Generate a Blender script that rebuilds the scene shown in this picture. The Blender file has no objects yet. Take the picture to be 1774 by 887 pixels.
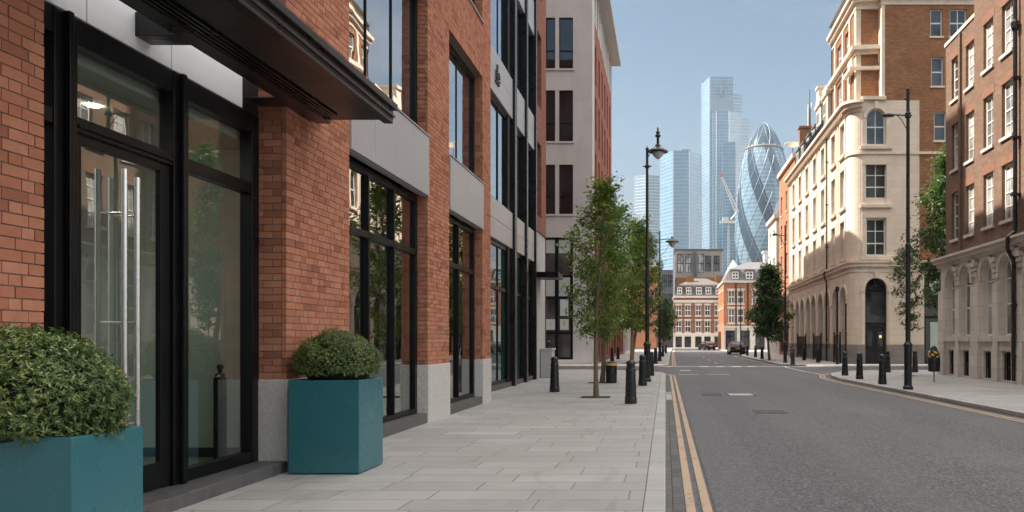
import bpy, math, random
import numpy as np
from math import pi, sin, cos, radians
from mathutils import Vector

S = bpy.context.scene
COL = S.collection
rnd = random.Random(11)

# ---------------------------------------------------------------- mesh builder
class MB:
    def __init__(s):
        s.v = []; s.f = []; s.m = []
    def add(s, vs, fs, m=0):
        n = len(s.v); s.v += [tuple(p) for p in vs]
        for f in fs:
            s.f.append(tuple(i + n for i in f)); s.m.append(m)
    def quad(s, a, b, c, d, m=0):
        s.add([a, b, c, d], [(0, 1, 2, 3)], m)
    def box(s, x0, x1, y0, y1, z0, z1, m=0):
        x0, x1 = min(x0, x1), max(x0, x1); y0, y1 = min(y0, y1), max(y0, y1); z0, z1 = min(z0, z1), max(z0, z1)
        s.add([(x0,y0,z0),(x1,y0,z0),(x1,y1,z0),(x0,y1,z0),(x0,y0,z1),(x1,y0,z1),(x1,y1,z1),(x0,y1,z1)],
              [(0,3,2,1),(4,5,6,7),(0,1,5,4),(1,2,6,5),(2,3,7,6),(3,0,4,7)], m)
    def tube(s, p0, p1, r0, r1=None, n=8, m=0, cap=True):
        r1 = r0 if r1 is None else r1
        p0 = Vector(p0); p1 = Vector(p1); d = (p1 - p0)
        if d.length < 1e-6: return
        d.normalize()
        a = d.orthogonal().normalized(); b = d.cross(a)
        vs = []
        for p, r in ((p0, r0), (p1, r1)):
            for i in range(n):
                t = 2*pi*i/n
                vs.append(p + a*(r*cos(t)) + b*(r*sin(t)))
        fs = [(i, (i+1) % n, n+(i+1) % n, n+i) for i in range(n)]
        if cap: fs += [tuple(range(n-1, -1, -1)), tuple(range(n, 2*n))]
        s.add(vs, fs, m)
    def path(s, pts, r, n=6, m=0):
        for a, b in zip(pts[:-1], pts[1:]): s.tube(a, b, r, r, n, m)
    def lathe(s, prof, n=16, c=(0,0,0), m=0):
        vs = []; fs = []
        for (r, z) in prof:
            for i in range(n):
                t = 2*pi*i/n
                vs.append((c[0]+r*cos(t), c[1]+r*sin(t), c[2]+z))
        for j in range(len(prof)-1):
            for i in range(n):
                k = (i+1) % n
                fs.append((j*n+i, j*n+k, (j+1)*n+k, (j+1)*n+i))
        if prof[0][0] > 1e-4: fs.append(tuple(range(n-1, -1, -1)))
        if prof[-1][0] > 1e-4: fs.append(tuple((len(prof)-1)*n+i for i in range(n)))
        s.add(vs, fs, m)
    def prism(s, poly, z0, z1, m=0, mt=None):
        n = len(poly)
        s.add([(x,y,z0) for x,y in poly]+[(x,y,z1) for x,y in poly],
              [(i,(i+1)%n,n+(i+1)%n,n+i) for i in range(n)], m)
        s.add([(x,y,z1) for x,y in poly], [tuple(range(n))], m if mt is None else mt)
        s.add([(x,y,z0) for x,y in poly], [tuple(range(n-1,-1,-1))], m)
    def band(s, pts, z0, z1, o0, o1, m=0):
        """rectangular moulding swept along a plan path; outward = left of travel"""
        P = [Vector((p[0], p[1])) for p in pts]; N = []
        for i in range(len(P)):
            ds = []
            if i > 0: ds.append((P[i]-P[i-1]).normalized())
            if i < len(P)-1: ds.append((P[i+1]-P[i]).normalized())
            t = sum(ds, Vector((0,0))); t.normalize()
            k = 1.0/max(.35, t.dot(ds[0])); N.append(Vector((-t.y, t.x))*k)
        vs = []
        for p, n in zip(P, N):
            a = p+n*o0; b = p+n*o1
            vs += [(a.x,a.y,z0),(b.x,b.y,z0),(b.x,b.y,z1),(a.x,a.y,z1)]
        fs = []
        for i in range(len(P)-1):
            for k in range(4):
                k2 = (k+1) % 4
                fs.append((4*i+k, 4*i+k2, 4*i+4+k2, 4*i+4+k))
        fs += [(3,2,1,0), tuple(4*(len(P)-1)+k for k in range(4))]
        s.add(vs, fs, m)
    def mesh(s, name, mats, smooth=False):
        me = bpy.data.meshes.new(name)
        me.from_pydata(s.v, [], s.f)
        for m in mats: me.materials.append(m)
        me.polygons.foreach_set('material_index', s.m)
        if smooth: me.polygons.foreach_set('use_smooth', [True]*len(s.f))
        me.update()
        return me
    def build(s, name, mats, parent=None, smooth=False, bevel=0, local=False):
        if not isinstance(mats, (list, tuple)): mats = [mats]
        return link(name, s.mesh(name, mats, smooth), parent, bevel=bevel, local=local)

def build_each(mb, name, mat, parent, **k):
    """every connected piece becomes a part of its own"""
    par = list(range(len(mb.v)))
    def find(i):
        while par[i] != i: par[i] = par[par[i]]; i = par[i]
        return i
    for f in mb.f:
        for i in f[1:]: par[find(i)] = find(f[0])
    groups = {}
    for f, m in zip(mb.f, mb.m): groups.setdefault(find(f[0]), []).append((f, m))
    for fs in groups.values():
        q = MB(); idx = {}
        for f, m in fs:
            for i in f:
                if i not in idx: idx[i] = len(q.v); q.v.append(mb.v[i])
            q.f.append(tuple(idx[i] for i in f)); q.m.append(m)
        q.build(name, mat, parent, **k)

def link(name, me, parent=None, loc=None, rz=0, bevel=0, local=False):
    """world-space mesh data by default: the object is offset so that its vertices stay where they are"""
    o = bpy.data.objects.new(name, me); COL.objects.link(o)
    if parent is not None:
        o.parent = parent
        if loc is None and not local:
            p = parent; off = Vector((0,0,0))
            while p is not None: off += Vector(p.location); p = p.parent
            o.location = -off
    if loc is not None: o.location = loc
    o.rotation_euler = (0, 0, rz)
    if bevel:
        b = o.modifiers.new('bevel', 'BEVEL'); b.width = bevel; b.segments = 2; b.limit_method = 'ANGLE'
    return o

def tag(o, label=None, cat=None, group=None, kind=None):
    if label: o['label'] = label
    if cat: o['category'] = cat
    if group: o['group'] = group
    if kind: o['kind'] = kind
    return o

def thing(name, label, cat, loc=(0,0,0), group=None, rz=0):
    o = bpy.data.objects.new(name, None); COL.objects.link(o)
    o.empty_display_size = .3; o.location = loc; o.rotation_euler = (0,0,rz)
    return tag(o, label, cat, group)

def dup(root, loc, label, rz=0, scale=None):
    def cp(o, par):
        c = o.copy(); COL.objects.link(c)
        if par is not None: c.parent = par
        for ch in list(o.children): cp(ch, c)
        return c
    r = cp(root, None); r.location = loc; r.rotation_euler = (0,0,rz); r['label'] = label
    if scale: r.scale = scale
    return r

# ---------------------------------------------------------------- materials
class NT:
    def __init__(s, name):
        s.mat = bpy.data.materials.new(name); s.mat.use_nodes = True
        s.t = s.mat.node_tree; s.t.nodes.clear()
        s.out = s.n('ShaderNodeOutputMaterial')
    def n(s, ty, **kw):
        nd = s.t.nodes.new(ty)
        for k, v in kw.items(): setattr(nd, k, v)
        return nd
    def l(s, a, b): s.t.links.new(a, b)
    def math(s, op, a, b=None, c=None):
        nd = s.n('ShaderNodeMath', operation=op)
        for i, x in enumerate((a, b, c)):
            if x is None: continue
            if isinstance(x, (int, float)): nd.inputs[i].default_value = x
            else: s.l(x, nd.inputs[i])
        return nd.outputs[0]
    def mix(s, fac, a, b, blend='MIX'):
        nd = s.n('ShaderNodeMix', data_type='RGBA', blend_type=blend)
        for i, x in ((0, fac), (6, a), (7, b)):
            if isinstance(x, (int, float)): nd.inputs[i].default_value = x
            elif isinstance(x, tuple): nd.inputs[i].default_value = (*x[:3], 1)
            else: s.l(x, nd.inputs[i])
        return nd.outputs[2]
    def pos(s):
        return s.n('ShaderNodeNewGeometry').outputs['Position']
    def noise(s, vec, scale, detail=4, rough=.55, dist=0.0):
        nd = s.n('ShaderNodeTexNoise'); nd.inputs['Scale'].default_value = scale
        nd.inputs['Detail'].default_value = detail; nd.inputs['Roughness'].default_value = rough
        nd.inputs['Distortion'].default_value = dist
        if vec is not None: s.l(vec, nd.inputs['Vector'])
        return nd.outputs['Fac']
    def ramp(s, x, a, b, va=0.0, vb=1.0):
        nd = s.n('ShaderNodeMapRange'); nd.inputs['From Min'].default_value = a; nd.inputs['From Max'].default_value = b
        nd.inputs['To Min'].default_value = va; nd.inputs['To Max'].default_value = vb
        s.l(x, nd.inputs['Value']); return nd.outputs[0]
    def scale(s, vec, k):
        nd = s.n('ShaderNodeVectorMath', operation='MULTIPLY'); s.l(vec, nd.inputs[0]); nd.inputs[1].default_value = k
        return nd.outputs[0]
    def wallvec(s):
        """(along the wall, up) coordinates for upright faces turned either way"""
        g = s.n('ShaderNodeNewGeometry')
        sn = s.n('ShaderNodeSeparateXYZ'); s.l(g.outputs['True Normal'], sn.inputs[0])
        sp = s.n('ShaderNodeSeparateXYZ'); s.l(g.outputs['Position'], sp.inputs[0])
        big = s.math('GREATER_THAN', s.math('ABSOLUTE', sn.outputs[0]), .6)
        u = s.math('ADD', s.math('MULTIPLY', sp.outputs[1], big), s.math('MULTIPLY', sp.outputs[0], s.math('SUBTRACT', 1.0, big)))
        c = s.n('ShaderNodeCombineXYZ'); s.l(u, c.inputs[0]); s.l(sp.outputs[2], c.inputs[1])
        return c.outputs[0]
    def bump(s, h, strength=.3, dist=.01):
        b = s.n('ShaderNodeBump'); b.inputs['Strength'].default_value = strength; b.inputs['Distance'].default_value = dist
        s.l(h, b.inputs['Height']); return b.outputs[0]
    def pbsdf(s, col, rough=.6, metal=0.0, normal=None, spec=.5, coat=0):
        p = s.n('ShaderNodeBsdfPrincipled')
        for k, x in (('Base Color', col), ('Roughness', rough), ('Metallic', metal)):
            if isinstance(x, tuple): p.inputs[k].default_value = (*x[:3], 1)
            elif isinstance(x, (int, float)): p.inputs[k].default_value = x
            else: s.l(x, p.inputs[k])
        p.inputs['Specular IOR Level'].default_value = spec
        if coat: p.inputs['Coat Weight'].default_value = coat; p.inputs['Coat Roughness'].default_value = .05
        if normal is not None: s.l(normal, p.inputs['Normal'])
        s.l(p.outputs[0], s.out.inputs[0])
        return p

def mul(c, k): return tuple(x*k for x in c)

def plain(name, col, rough=.5, metal=0.0, var=.18, scale=3.0, bump=0.0, spec=.5, grime=True):
    t = NT(name); P = t.pos()
    f = t.noise(P, scale, 6, .6)
    f2 = t.noise(P, scale*14, 3)
    k = t.math('ADD', t.math('MULTIPLY', f, .7), t.math('MULTIPLY', f2, .3))
    c = t.mix(t.ramp(k, .3, .7), mul(col, 1-var), mul(col, 1+var))
    r = t.ramp(f, .3, .7, max(.02, rough-.07), min(1, rough+.07))
    nrm = t.bump(f2, bump, .01) if bump else None
    t.pbsdf(c, r, metal, nrm, spec)
    return t.mat

def brick_islands(name, a, b, dark):
    """one tone per separately built brick"""
    t = NT(name); g = t.n('ShaderNodeNewGeometry'); P = g.outputs['Position']
    r = g.outputs['Random Per Island']
    cr = t.n('ShaderNodeValToRGB'); t.l(r, cr.inputs[0])
    e = cr.color_ramp.elements
    e[0].position = 0; e[0].color = (*dark, 1); e[1].position = 1; e[1].color = (*b, 1)
    x = cr.color_ramp.elements.new(.22); x.color = (*a, 1)
    x = cr.color_ramp.elements.new(.6); x.color = (*[(p+q)/2 for p, q in zip(a, b)], 1)
    n1 = t.noise(P, 9, 5, .65); n2 = t.noise(P, 120, 3, .7); n3 = t.noise(P, .7, 4)
    c = t.mix(t.ramp(n1, .35, .7, 0, .45), cr.outputs[0], mul(a, .72))
    c = t.mix(t.ramp(n2, .55, .75, 0, .4), c, mul(b, 1.35))
    c = t.mix(t.ramp(n3, .4, .75, 0, .3), c, mul(a, .7))
    h = t.math('ADD', t.math('MULTIPLY', n1, .6), t.math('MULTIPLY', n2, .4))
    t.pbsdf(c, .88, 0, t.bump(h, .5, .006), .25)
    return t.mat

def brick_tex(name, c1, c2, mort, bw=.235, bh=.078, ms=.012, var=.35):
    t = NT(name); v = t.wallvec(); P = t.pos()
    b = t.n('ShaderNodeTexBrick'); t.l(v, b.inputs['Vector'])
    b.inputs['Scale'].default_value = 1; b.inputs['Brick Width'].default_value = bw; b.inputs['Row Height'].default_value = bh
    b.inputs['Mortar Size'].default_value = ms*.5; b.inputs['Mortar Smooth'].default_value = .25; b.inputs['Bias'].default_value = -.1
    b.inputs['Color1'].default_value = (*c1, 1); b.inputs['Color2'].default_value = (*c2, 1); b.inputs['Mortar'].default_value = (*mort, 1)
    n1 = t.noise(P, 1.1, 6, .6); n2 = t.noise(P, 30, 4, .6)
    c = t.mix(t.ramp(n1, .35, .7, 0, var), b.outputs['Color'], mul(c1, .55))
    c = t.mix(t.ramp(n2, .5, .8, 0, .35), c, mul(c2, 1.25))
    h = t.math('SUBTRACT', t.math('MULTIPLY', n2, .3), b.outputs['Fac'])
    t.pbsdf(c, .9, 0, t.bump(h, .6, .01), .25)
    return t.mat

def ashlar(name, col, bw=.95, bh=.42, joint=.55, var=.16, stain=.4, ms=.008):
    t = NT(name); v = t.wallvec(); P = t.pos()
    b = t.n('ShaderNodeTexBrick'); t.l(v, b.inputs['Vector'])
    b.inputs['Scale'].default_value = 1; b.inputs['Brick Width'].default_value = bw; b.inputs['Row Height'].default_value = bh
    b.inputs['Mortar Size'].default_value = ms; b.inputs['Mortar Smooth'].default_value = .2
    b.inputs['Color1'].default_value = (*mul(col, 1-var*.6), 1); b.inputs['Color2'].default_value = (*mul(col, 1+var*.5), 1)
    b.inputs['Mortar'].default_value = (*mul(col, joint), 1)
    n1 = t.noise(t.scale(P, (1, 1, .35)), .9, 7, .62); n2 = t.noise(P, 22, 4, .6)
    c = t.mix(t.ramp(n1, .42, .78, 0, stain), b.outputs['Color'], mul(col, .5))
    c = t.mix(t.ramp(n2, .4, .8, 0, .25), c, mul(col, 1.2))
    h = t.math('SUBTRACT', t.math('MULTIPLY', n2, .25), b.outputs['Fac'])
    t.pbsdf(c, .85, 0, t.bump(h, .4, .012), .3)
    return t.mat

def schlick(t, r0, normal=None):
    g = t.n('ShaderNodeNewGeometry')
    d = t.n('ShaderNodeVectorMath', operation='DOT_PRODUCT'); t.l(g.outputs['Normal'], d.inputs[0]); t.l(g.outputs['Incoming'], d.inputs[1])
    c = t.math('SUBTRACT', 1.0, t.math('ABSOLUTE', d.outputs['Value']))
    return t.math('ADD', r0, t.math('MULTIPLY', 1-r0, t.math('POWER', c, 5.0)))

def glass_clear(name, tint, r0):
    t = NT(name)
    tr = t.n('ShaderNodeBsdfTransparent'); tr.inputs[0].default_value = (*tint, 1)
    gl = t.n('ShaderNodeBsdfGlossy'); gl.inputs['Roughness'].default_value = .0; gl.inputs['Color'].default_value = (.95, .97, .96, 1)
    n = t.noise(t.pos(), .9, 2); t.l(t.bump(n, .06, .02), gl.inputs['Normal'])
    m = t.n('ShaderNodeMixShader'); t.l(schlick(t, r0), m.inputs[0]); t.l(tr.outputs[0], m.inputs[1]); t.l(gl.outputs[0], m.inputs[2])
    t.l(m.outputs[0], t.out.inputs[0]); return t.mat

def glass_dark(name, base, r0, rough=.0, wob=.08, var=True):
    t = NT(name); P = t.pos()
    df = t.n('ShaderNodeBsdfDiffuse')
    n1 = t.noise(t.scale(P, (.8, .8, .5)), 1.0, 2)
    t.l(t.mix(t.ramp(n1, .4, .62), mul(base, .45), mul(base, 1.5)), df.inputs[0]) if var else setattr(df.inputs[0], 'default_value', (*base, 1))
    gl = t.n('ShaderNodeBsdfGlossy'); gl.inputs['Roughness'].default_value = rough; gl.inputs['Color'].default_value = (.93, .96, 1, 1)
    n = t.noise(P, 1.1, 2); t.l(t.bump(n, wob, .02), gl.inputs['Normal'])
    m = t.n('ShaderNodeMixShader'); t.l(schlick(t, r0), m.inputs[0]); t.l(df.outputs[0], m.inputs[1]); t.l(gl.outputs[0], m.inputs[2])
    t.l(m.outputs[0], t.out.inputs[0]); return t.mat

def leaf_mat(name, a, b, c_, trans=.3):
    t = NT(name); g = t.n('ShaderNodeNewGeometry')
    cr = t.n('ShaderNodeValToRGB'); t.l(g.outputs['Random Per Island'], cr.inputs[0])
    e = cr.color_ramp.elements
    e[0].color = (*a, 1); e[1].color = (*c_, 1); e[1].position = 1
    x = e.new(.55); x.color = (*b, 1); x = e.new(.88); x.color = (*[(p+q)/2 for p, q in zip(b, c_)], 1)
    n = t.noise(t.pos(), 2.2, 2)
    col = t.mix(t.ramp(n, .42, .62, 0, .6), cr.outputs[0], a)
    p = t.n('ShaderNodeBsdfPrincipled'); t.l(col, p.inputs['Base Color']); p.inputs['Roughness'].default_value = .36
    p.inputs['Specular IOR Level'].default_value = .4
    tl = t.n('ShaderNodeBsdfTranslucent'); t.l(t.mix(1.0, col, (1.5, 1.5, .6), 'MULTIPLY'), tl.inputs[0])
    m = t.n('ShaderNodeMixShader'); m.inputs[0].default_value = trans
    t.l(p.outputs[0], m.inputs[1]); t.l(tl.outputs[0], m.inputs[2]); t.l(m.outputs[0], t.out.inputs[0])
    return t.mat

def emit(name, col, st):
    t = NT(name); e = t.n('ShaderNodeEmission'); e.inputs[0].default_value = (*col, 1); e.inputs[1].default_value = st
    t.l(e.outputs[0], t.out.inputs[0]); return t.mat

def paving(name):
    t = NT(name); P = t.pos()
    b = t.n('ShaderNodeTexBrick'); t.l(P, b.inputs['Vector'])
    b.inputs['Scale'].default_value = 1; b.inputs['Brick Width'].default_value = .92; b.inputs['Row Height'].default_value = .46
    b.inputs['Mortar Size'].default_value = .0075; b.inputs['Mortar Smooth'].default_value = .1; b.offset = .37; b.offset_frequency = 2; b.squash = 1.25; b.squash_frequency = 3
    b.inputs['Color1'].default_value = (.355, .345, .33, 1); b.inputs['Color2'].default_value = (.465, .45, .43, 1); b.inputs['Mortar'].default_value = (.17, .155, .14, 1)
    n1 = t.noise(P, .55, 6, .6, .4); n2 = t.noise(P, 5, 6, .65); n3 = t.noise(P, 70, 3, .6)
    c = t.mix(t.ramp(n1, .38, .7, 0, .5), b.outputs['Color'], (.27, .255, .235))
    c = t.mix(t.ramp(n2, .45, .8, 0, .5), c, (.5, .48, .45))
    c = t.mix(t.ramp(n3, .55, .75, 0, .25), c, (.2, .19, .18))
    v = t.n('ShaderNodeTexVoronoi'); v.inputs['Scale'].default_value = 2.3; t.l(P, v.inputs['Vector'])
    c = t.mix(t.ramp(v.outputs['Distance'], .045, .03, 0, .6), c, (.15, .14, .13))
    n4 = t.noise(t.scale(P, (1.6, .5, 1)), .9, 5, .7, 1.2); c = t.mix(t.ramp(n4, .56, .72, 0, .4), c, (.22, .21, .195))
    h = t.math('SUBTRACT', t.math('MULTIPLY', n2, .3), b.outputs['Fac'])
    t.pbsdf(c, t.ramp(n2, .3, .7, .5, .75), 0, t.bump(h, .35, .006), .4)
    return t.mat

def asphalt(name, base=(.104, .103, .106)):
    t = NT(name); P = t.pos()
    n1 = t.noise(t.scale(P, (1, .35, 1)), .45, 6, .6, .5); n2 = t.noise(P, 36, 3, .65, .3); n3 = t.noise(P, 7, 5, .7)
    c = t.mix(t.ramp(n1, .35, .68), mul(base, .78), mul(base, 1.3))
    c = t.mix(t.ramp(n3, .4, .75, 0, .4), c, mul(base, 1.5))
    c = t.mix(t.ramp(n2, .52, .64, 0, .75), c, mul(base, 2.5))
    c = t.mix(t.ramp(n2, .48, .37, 0, .78), c, mul(base, .34))
    sx = t.n('ShaderNodeSeparateXYZ'); t.l(P, sx.inputs[0])
    tw = t.math('ABSOLUTE', t.math('SINE', t.math('MULTIPLY', t.math('ADD', sx.outputs[0], t.math('MULTIPLY', n1, .5)), 1.75)))
    c = t.mix(t.ramp(tw, .55, 1.0, 0, .28), c, mul(base, 1.45))
    st = t.noise(t.scale(P, (1, .6, 1)), .8, 4, .6, .8); c = t.mix(t.ramp(st, .6, .72, 0, .45), c, mul(base, .55))
    # cracks and repair seams
    v = t.n('ShaderNodeTexVoronoi', feature='DISTANCE_TO_EDGE'); v.inputs['Scale'].default_value = .16
    w = t.n('ShaderNodeVectorMath', operation='ADD'); t.l(P, w.inputs[0])
    nn = t.n('ShaderNodeTexNoise'); nn.inputs['Scale'].default_value = .6; nn.inputs['Detail'].default_value = 5; t.l(P, nn.inputs['Vector'])
    t.l(t.scale(nn.outputs['Color'], (2.2, 2.2, 0)), w.inputs[1]); t.l(w.outputs[0], v.inputs['Vector'])
    c = t.mix(t.ramp(v.outputs['Distance'], .004, .001, 0, .22), c, mul(base, .35))
    t.pbsdf(c, t.ramp(n1, .3, .7, .62, .82), 0, t.bump(n2, .6, .012), .35)
    return t.mat

def worn_paint(name, col, under=(.09, .09, .09), wear=.5):
    t = NT(name); P = t.pos()
    n = t.noise(P, 16, 6, .7); n1 = t.noise(P, 1.2, 4)
    c = t.mix(t.ramp(t.math('ADD', n, t.math('MULTIPLY', t.math('SUBTRACT', n1, .5), .7)), wear+.05, wear+.16), col, under)
    c = t.mix(t.ramp(n1, .4, .7, 0, .3), c, mul(col, .7))
    t.pbsdf(c, .7, 0, None, .3); return t.mat

def curtain_glass(name, glass, line, fl, mu, r0=.25, flw=.18, muw=.07, var=.5):
    """glazed tower skin: floor bands and mullions in metres, on faces turned any way"""
    t = NT(name); v = t.wallvec(); P = t.pos()
    sp = t.n('ShaderNodeSeparateXYZ'); t.l(v, sp.inputs[0])
    fz = t.math('FRACT', t.math('DIVIDE', sp.outputs[1], fl)); fu = t.math('FRACT', t.math('DIVIDE', sp.outputs[0], mu))
    k = t.math('MAXIMUM', t.math('LESS_THAN', fz, flw), t.math('MULTIPLY', t.math('LESS_THAN', fu, muw), .8))
    wn = t.n('ShaderNodeTexWhiteNoise', noise_dimensions='2D')
    cb = t.n('ShaderNodeCombineXYZ'); t.l(t.math('FLOOR', t.math('DIVIDE', sp.outputs[0], mu*2)), cb.inputs[0]); t.l(t.math('FLOOR', t.math('DIVIDE', sp.outputs[1], fl)), cb.inputs[1])
    t.l(cb.outputs[0], wn.inputs['Vector'])
    n1 = t.noise(t.scale(P, (1, 1, .25)), .05, 4, .6)
    g = t.mix(t.math('ADD', t.math('MULTIPLY', wn.outputs['Value'], var*.5), t.math('MULTIPLY', n1, var)), mul(glass, .6), mul(glass, 1.5))
    c = t.mix(k, g, line)
    df = t.n('ShaderNodeBsdfDiffuse'); t.l(c, df.inputs[0])
    gl = t.n('ShaderNodeBsdfGlossy'); gl.inputs['Roughness'].default_value = .12; gl.inputs[0].default_value = (.9, .95, 1, 1)
    f = t.math('MULTIPLY', schlick(t, r0), t.math('SUBTRACT', 1.0, t.math('MULTIPLY', k, .7)))
    m = t.n('ShaderNodeMixShader'); t.l(f, m.inputs[0]); t.l(df.outputs[0], m.inputs[1]); t.l(gl.outputs[0], m.inputs[2])
    t.l(m.outputs[0], t.out.inputs[0]); return t.mat

M = {}
M['brick'] = brick_islands('red_brick', (.40, .155, .090), (.51, .228, .140), (.24, .092, .062))
M['mortar'] = plain('mortar', (.24, .205, .17), .95, var=.25, scale=8)
M['brick_far'] = brick_tex('red_brick_courses', (.42, .145, .075), (.50, .19, .10), (.17, .135, .115), .216, .0785)
M['granite'] = plain('granite', (.54, .515, .485), .7, var=.24, scale=26, bump=.3)
M['spandrel'] = plain('grey_metal', (.40, .40, .41), .42, .35, var=.07, scale=1.3)
M['header'] = plain('pale_metal', (.80, .80, .81), .5, 0, var=.05, scale=1.1)
M['black'] = plain('black_metal', (.0055, .0058, .0064), .36, 0, var=.3, scale=5, spec=.22)
M['bronze'] = plain('dark_bronze', (.014, .0125, .012), .30, .1, var=.2, scale=2, spec=.4)
M['soffit'] = plain('soffit_metal', (.022, .019, .019), .4, .1, var=.15, scale=1.5)
M['sill'] = plain('dark_stone', (.095, .092, .092), .5, var=.4, scale=10)
M['steel'] = plain('brushed_steel', (.62, .60, .57), .22, 1.0, var=.06, scale=30)
M['glass'] = glass_clear('clear_glass', (.74, .82, .79), .28)
M['glass_tint'] = glass_clear('tinted_glass', (.50, .56, .53), .42)
M['solar'] = glass_dark('solar_glass', (.012, .018, .022), .52)
M['solar_dark'] = glass_dark('dark_glass', (.008, .014, .018), .10)
M['green_glass'] = glass_dark('green_glass', (.010, .045, .040), .10)
M['lobby'] = plain('lobby_wall', (.60, .68, .64), .8, var=.05)
M['lobby_ceiling'] = plain('lobby_ceiling', (.62, .63, .57), .85, var=.05)
M['room'] = plain('room_wall', (.30, .29, .25), .85, var=.15, scale=1)
M['floor'] = plain('room_floor', (.28, .25, .20), .35, var=.2, scale=2)
M['lamp'] = emit('warm_lamp', (1, .87, .70), 36)
M['dim_lamp'] = emit('dim_warm_lamp', (1, .50, .16), .5)
M['pave'] = paving('stone_paving')
def setts(name, col, lx, ly, ms, var):
    t = NT(name); P_ = t.pos(); sp = t.n('ShaderNodeSeparateXYZ'); t.l(P_, sp.inputs[0]); cb = t.n('ShaderNodeCombineXYZ')
    t.l(sp.outputs[1], cb.inputs[0]); t.l(t.math('ADD', sp.outputs[0], 50.31), cb.inputs[1])
    b = t.n('ShaderNodeTexBrick'); t.l(cb.outputs[0], b.inputs['Vector']); b.inputs['Scale'].default_value = 1
    b.inputs['Brick Width'].default_value = lx; b.inputs['Row Height'].default_value = ly; b.inputs['Mortar Size'].default_value = ms
    b.inputs['Color1'].default_value = (*mul(col, 1-var), 1); b.inputs['Color2'].default_value = (*mul(col, 1+var), 1); b.inputs['Mortar'].default_value = (*mul(col, .25), 1)
    n1 = t.noise(P_, 1.3, 6, .65); n2 = t.noise(P_, 40, 4, .7)
    c = t.mix(t.ramp(n1, .42, .72, 0, .5), b.outputs['Color'], mul(col, .6)); c = t.mix(t.ramp(n2, .5, .75, 0, .35), c, mul(col, .5))
    t.pbsdf(c, .75, 0, t.bump(t.math('SUBTRACT', t.math('MULTIPLY', n2, .3), b.outputs['Fac']), .4, .008), .35); return t.mat
M['kerb'] = setts('kerb_granite', (.47, .46, .445), .92, 4.0, .006, .08)
M['asphalt'] = asphalt('asphalt')
M['patch_a'] = asphalt('asphalt_trench', (.097, .096, .099))
M['patch_b'] = asphalt('asphalt_worn', (.110, .109, .112))
M['ground'] = plain('ground_grey', (.10, .10, .10), .9, var=.3, scale=.2)
M['yellow'] = worn_paint('yellow_paint', (.52, .385, .265), (.17, .15, .13), .56)
M['white'] = worn_paint('white_paint', (.62, .61, .58), (.10, .10, .10), .5)
M['iron'] = plain('cast_iron', (.07, .068, .065), .6, .4, var=.3, scale=20)
M['gutter'] = setts('gutter_setts', (.135, .133, .13), .3, .11, .006, .2)
t_ = NT('teal_paint'); P_ = t_.pos()
n1_ = t_.noise(t_.scale(P_, (7, 7, .7)), 1.0, 6, .65); n2_ = t_.noise(P_, 3.5, 5, .6); n3_ = t_.noise(P_, 55, 3, .7)
c_ = t_.mix(t_.ramp(n1_, .45, .75, 0, .35), (.024, .135, .162), (.036, .145, .165))
c_ = t_.mix(t_.ramp(n2_, .45, .8, 0, .10), c_, (.013, .098, .124)); c_ = t_.mix(t_.ramp(n3_, .70, .76, 0, .0), c_, (.12, .17, .17))
t_.pbsdf(c_, t_.ramp(n2_, .3, .7, .22, .38), 0, t_.bump(t_.noise(P_, 2.0, 2), .05, .02), .6); M['teal'] = t_.mat
M['soil'] = plain('soil', (.035, .025, .018), .95, var=.4, scale=20)
M['box_leaf'] = leaf_mat('box_leaves', (.036, .080, .022), (.130, .205, .060), (.58, .60, .24), .25)
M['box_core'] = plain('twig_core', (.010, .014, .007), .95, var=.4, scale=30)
M['leaf_a'] = leaf_mat('street_tree_leaves', (.055, .125, .026), (.125, .215, .05), (.38, .38, .07), .45)
M['leaf_b'] = leaf_mat('dark_leaves', (.030, .075, .028), (.072, .130, .044), (.15, .21, .06), .35)
M['bark'] = plain('bark', (.17, .12, .08), .9, var=.4, scale=18, bump=.6)
M['cast'] = plain('black_cast_paint', (.010, .0105, .012), .3, 0, var=.3, scale=7)
M['lampglass'] = plain('lamp_glass', (.62, .64, .62), .12, 0, var=.05)
M['cream'] = ashlar('cream_stone', (.72, .60, .48), .95, .44, .68, .10, .30, .006)
M['cream_trim'] = plain('cream_trim', (.70, .59, .47), .85, var=.16, scale=2.5)
M['plinth_far'] = ashlar('grey_plinth', (.27, .24, .21), .95, .44, .6, .2, .5)
M['brown_brick'] = brick_tex('brown_brick', (.25, .11, .052), (.40, .185, .085), (.24, .17, .12), .24, .08, .016, .4)
M['dark_brick'] = brick_tex('weathered_brick', (.165, .098, .064), (.235, .14, .092), (.19, .16, .135), .24, .078, .014, .35)
M['orange_brick'] = brick_tex('orange_brick', (.40, .17, .09), (.48, .22, .12), (.36, .25, .17))
M['maroon_brick'] = brick_tex('maroon_brick', (.24, .085, .06), (.33, .12, .08), (.22, .15, .12))
M['tan_stone'] = ashlar('arcade_stone', (.66, .61, .54), .9, .46, .62, .14, .45, .007)
M['tan_trim'] = plain('arcade_trim', (.60, .55, .485), .85, var=.2, scale=2.5)
M['grey_stone'] = ashlar('grey_stone', (.49, .485, .47), 1.9, 1.45, .8, .06, .35, .006)
M['slate'] = plain('slate', (.10, .105, .115), .6, var=.3, scale=4)
M['lead'] = plain('lead_roof', (.15, .145, .14), .55, var=.2, scale=2)
M['lintel_brick'] = plain('rubbed_brick', (.215, .10, .062), .85, var=.25, scale=5)
M['brown_roof'] = plain('brown_slate', (.13, .11, .10), .7, var=.25, scale=3)
M['white_frame'] = plain('white_frame', (.74, .73, .70), .5, var=.06)
M['win'] = glass_dark('window_glass', (.06, .07, .075), .10, wob=.15)
M['curtain'] = glass_dark('curtained_glass', (.36, .36, .34), .07, wob=.15)
M['door_dark'] = plain('dark_door', (.013, .014, .016), .35, var=.3)
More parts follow.
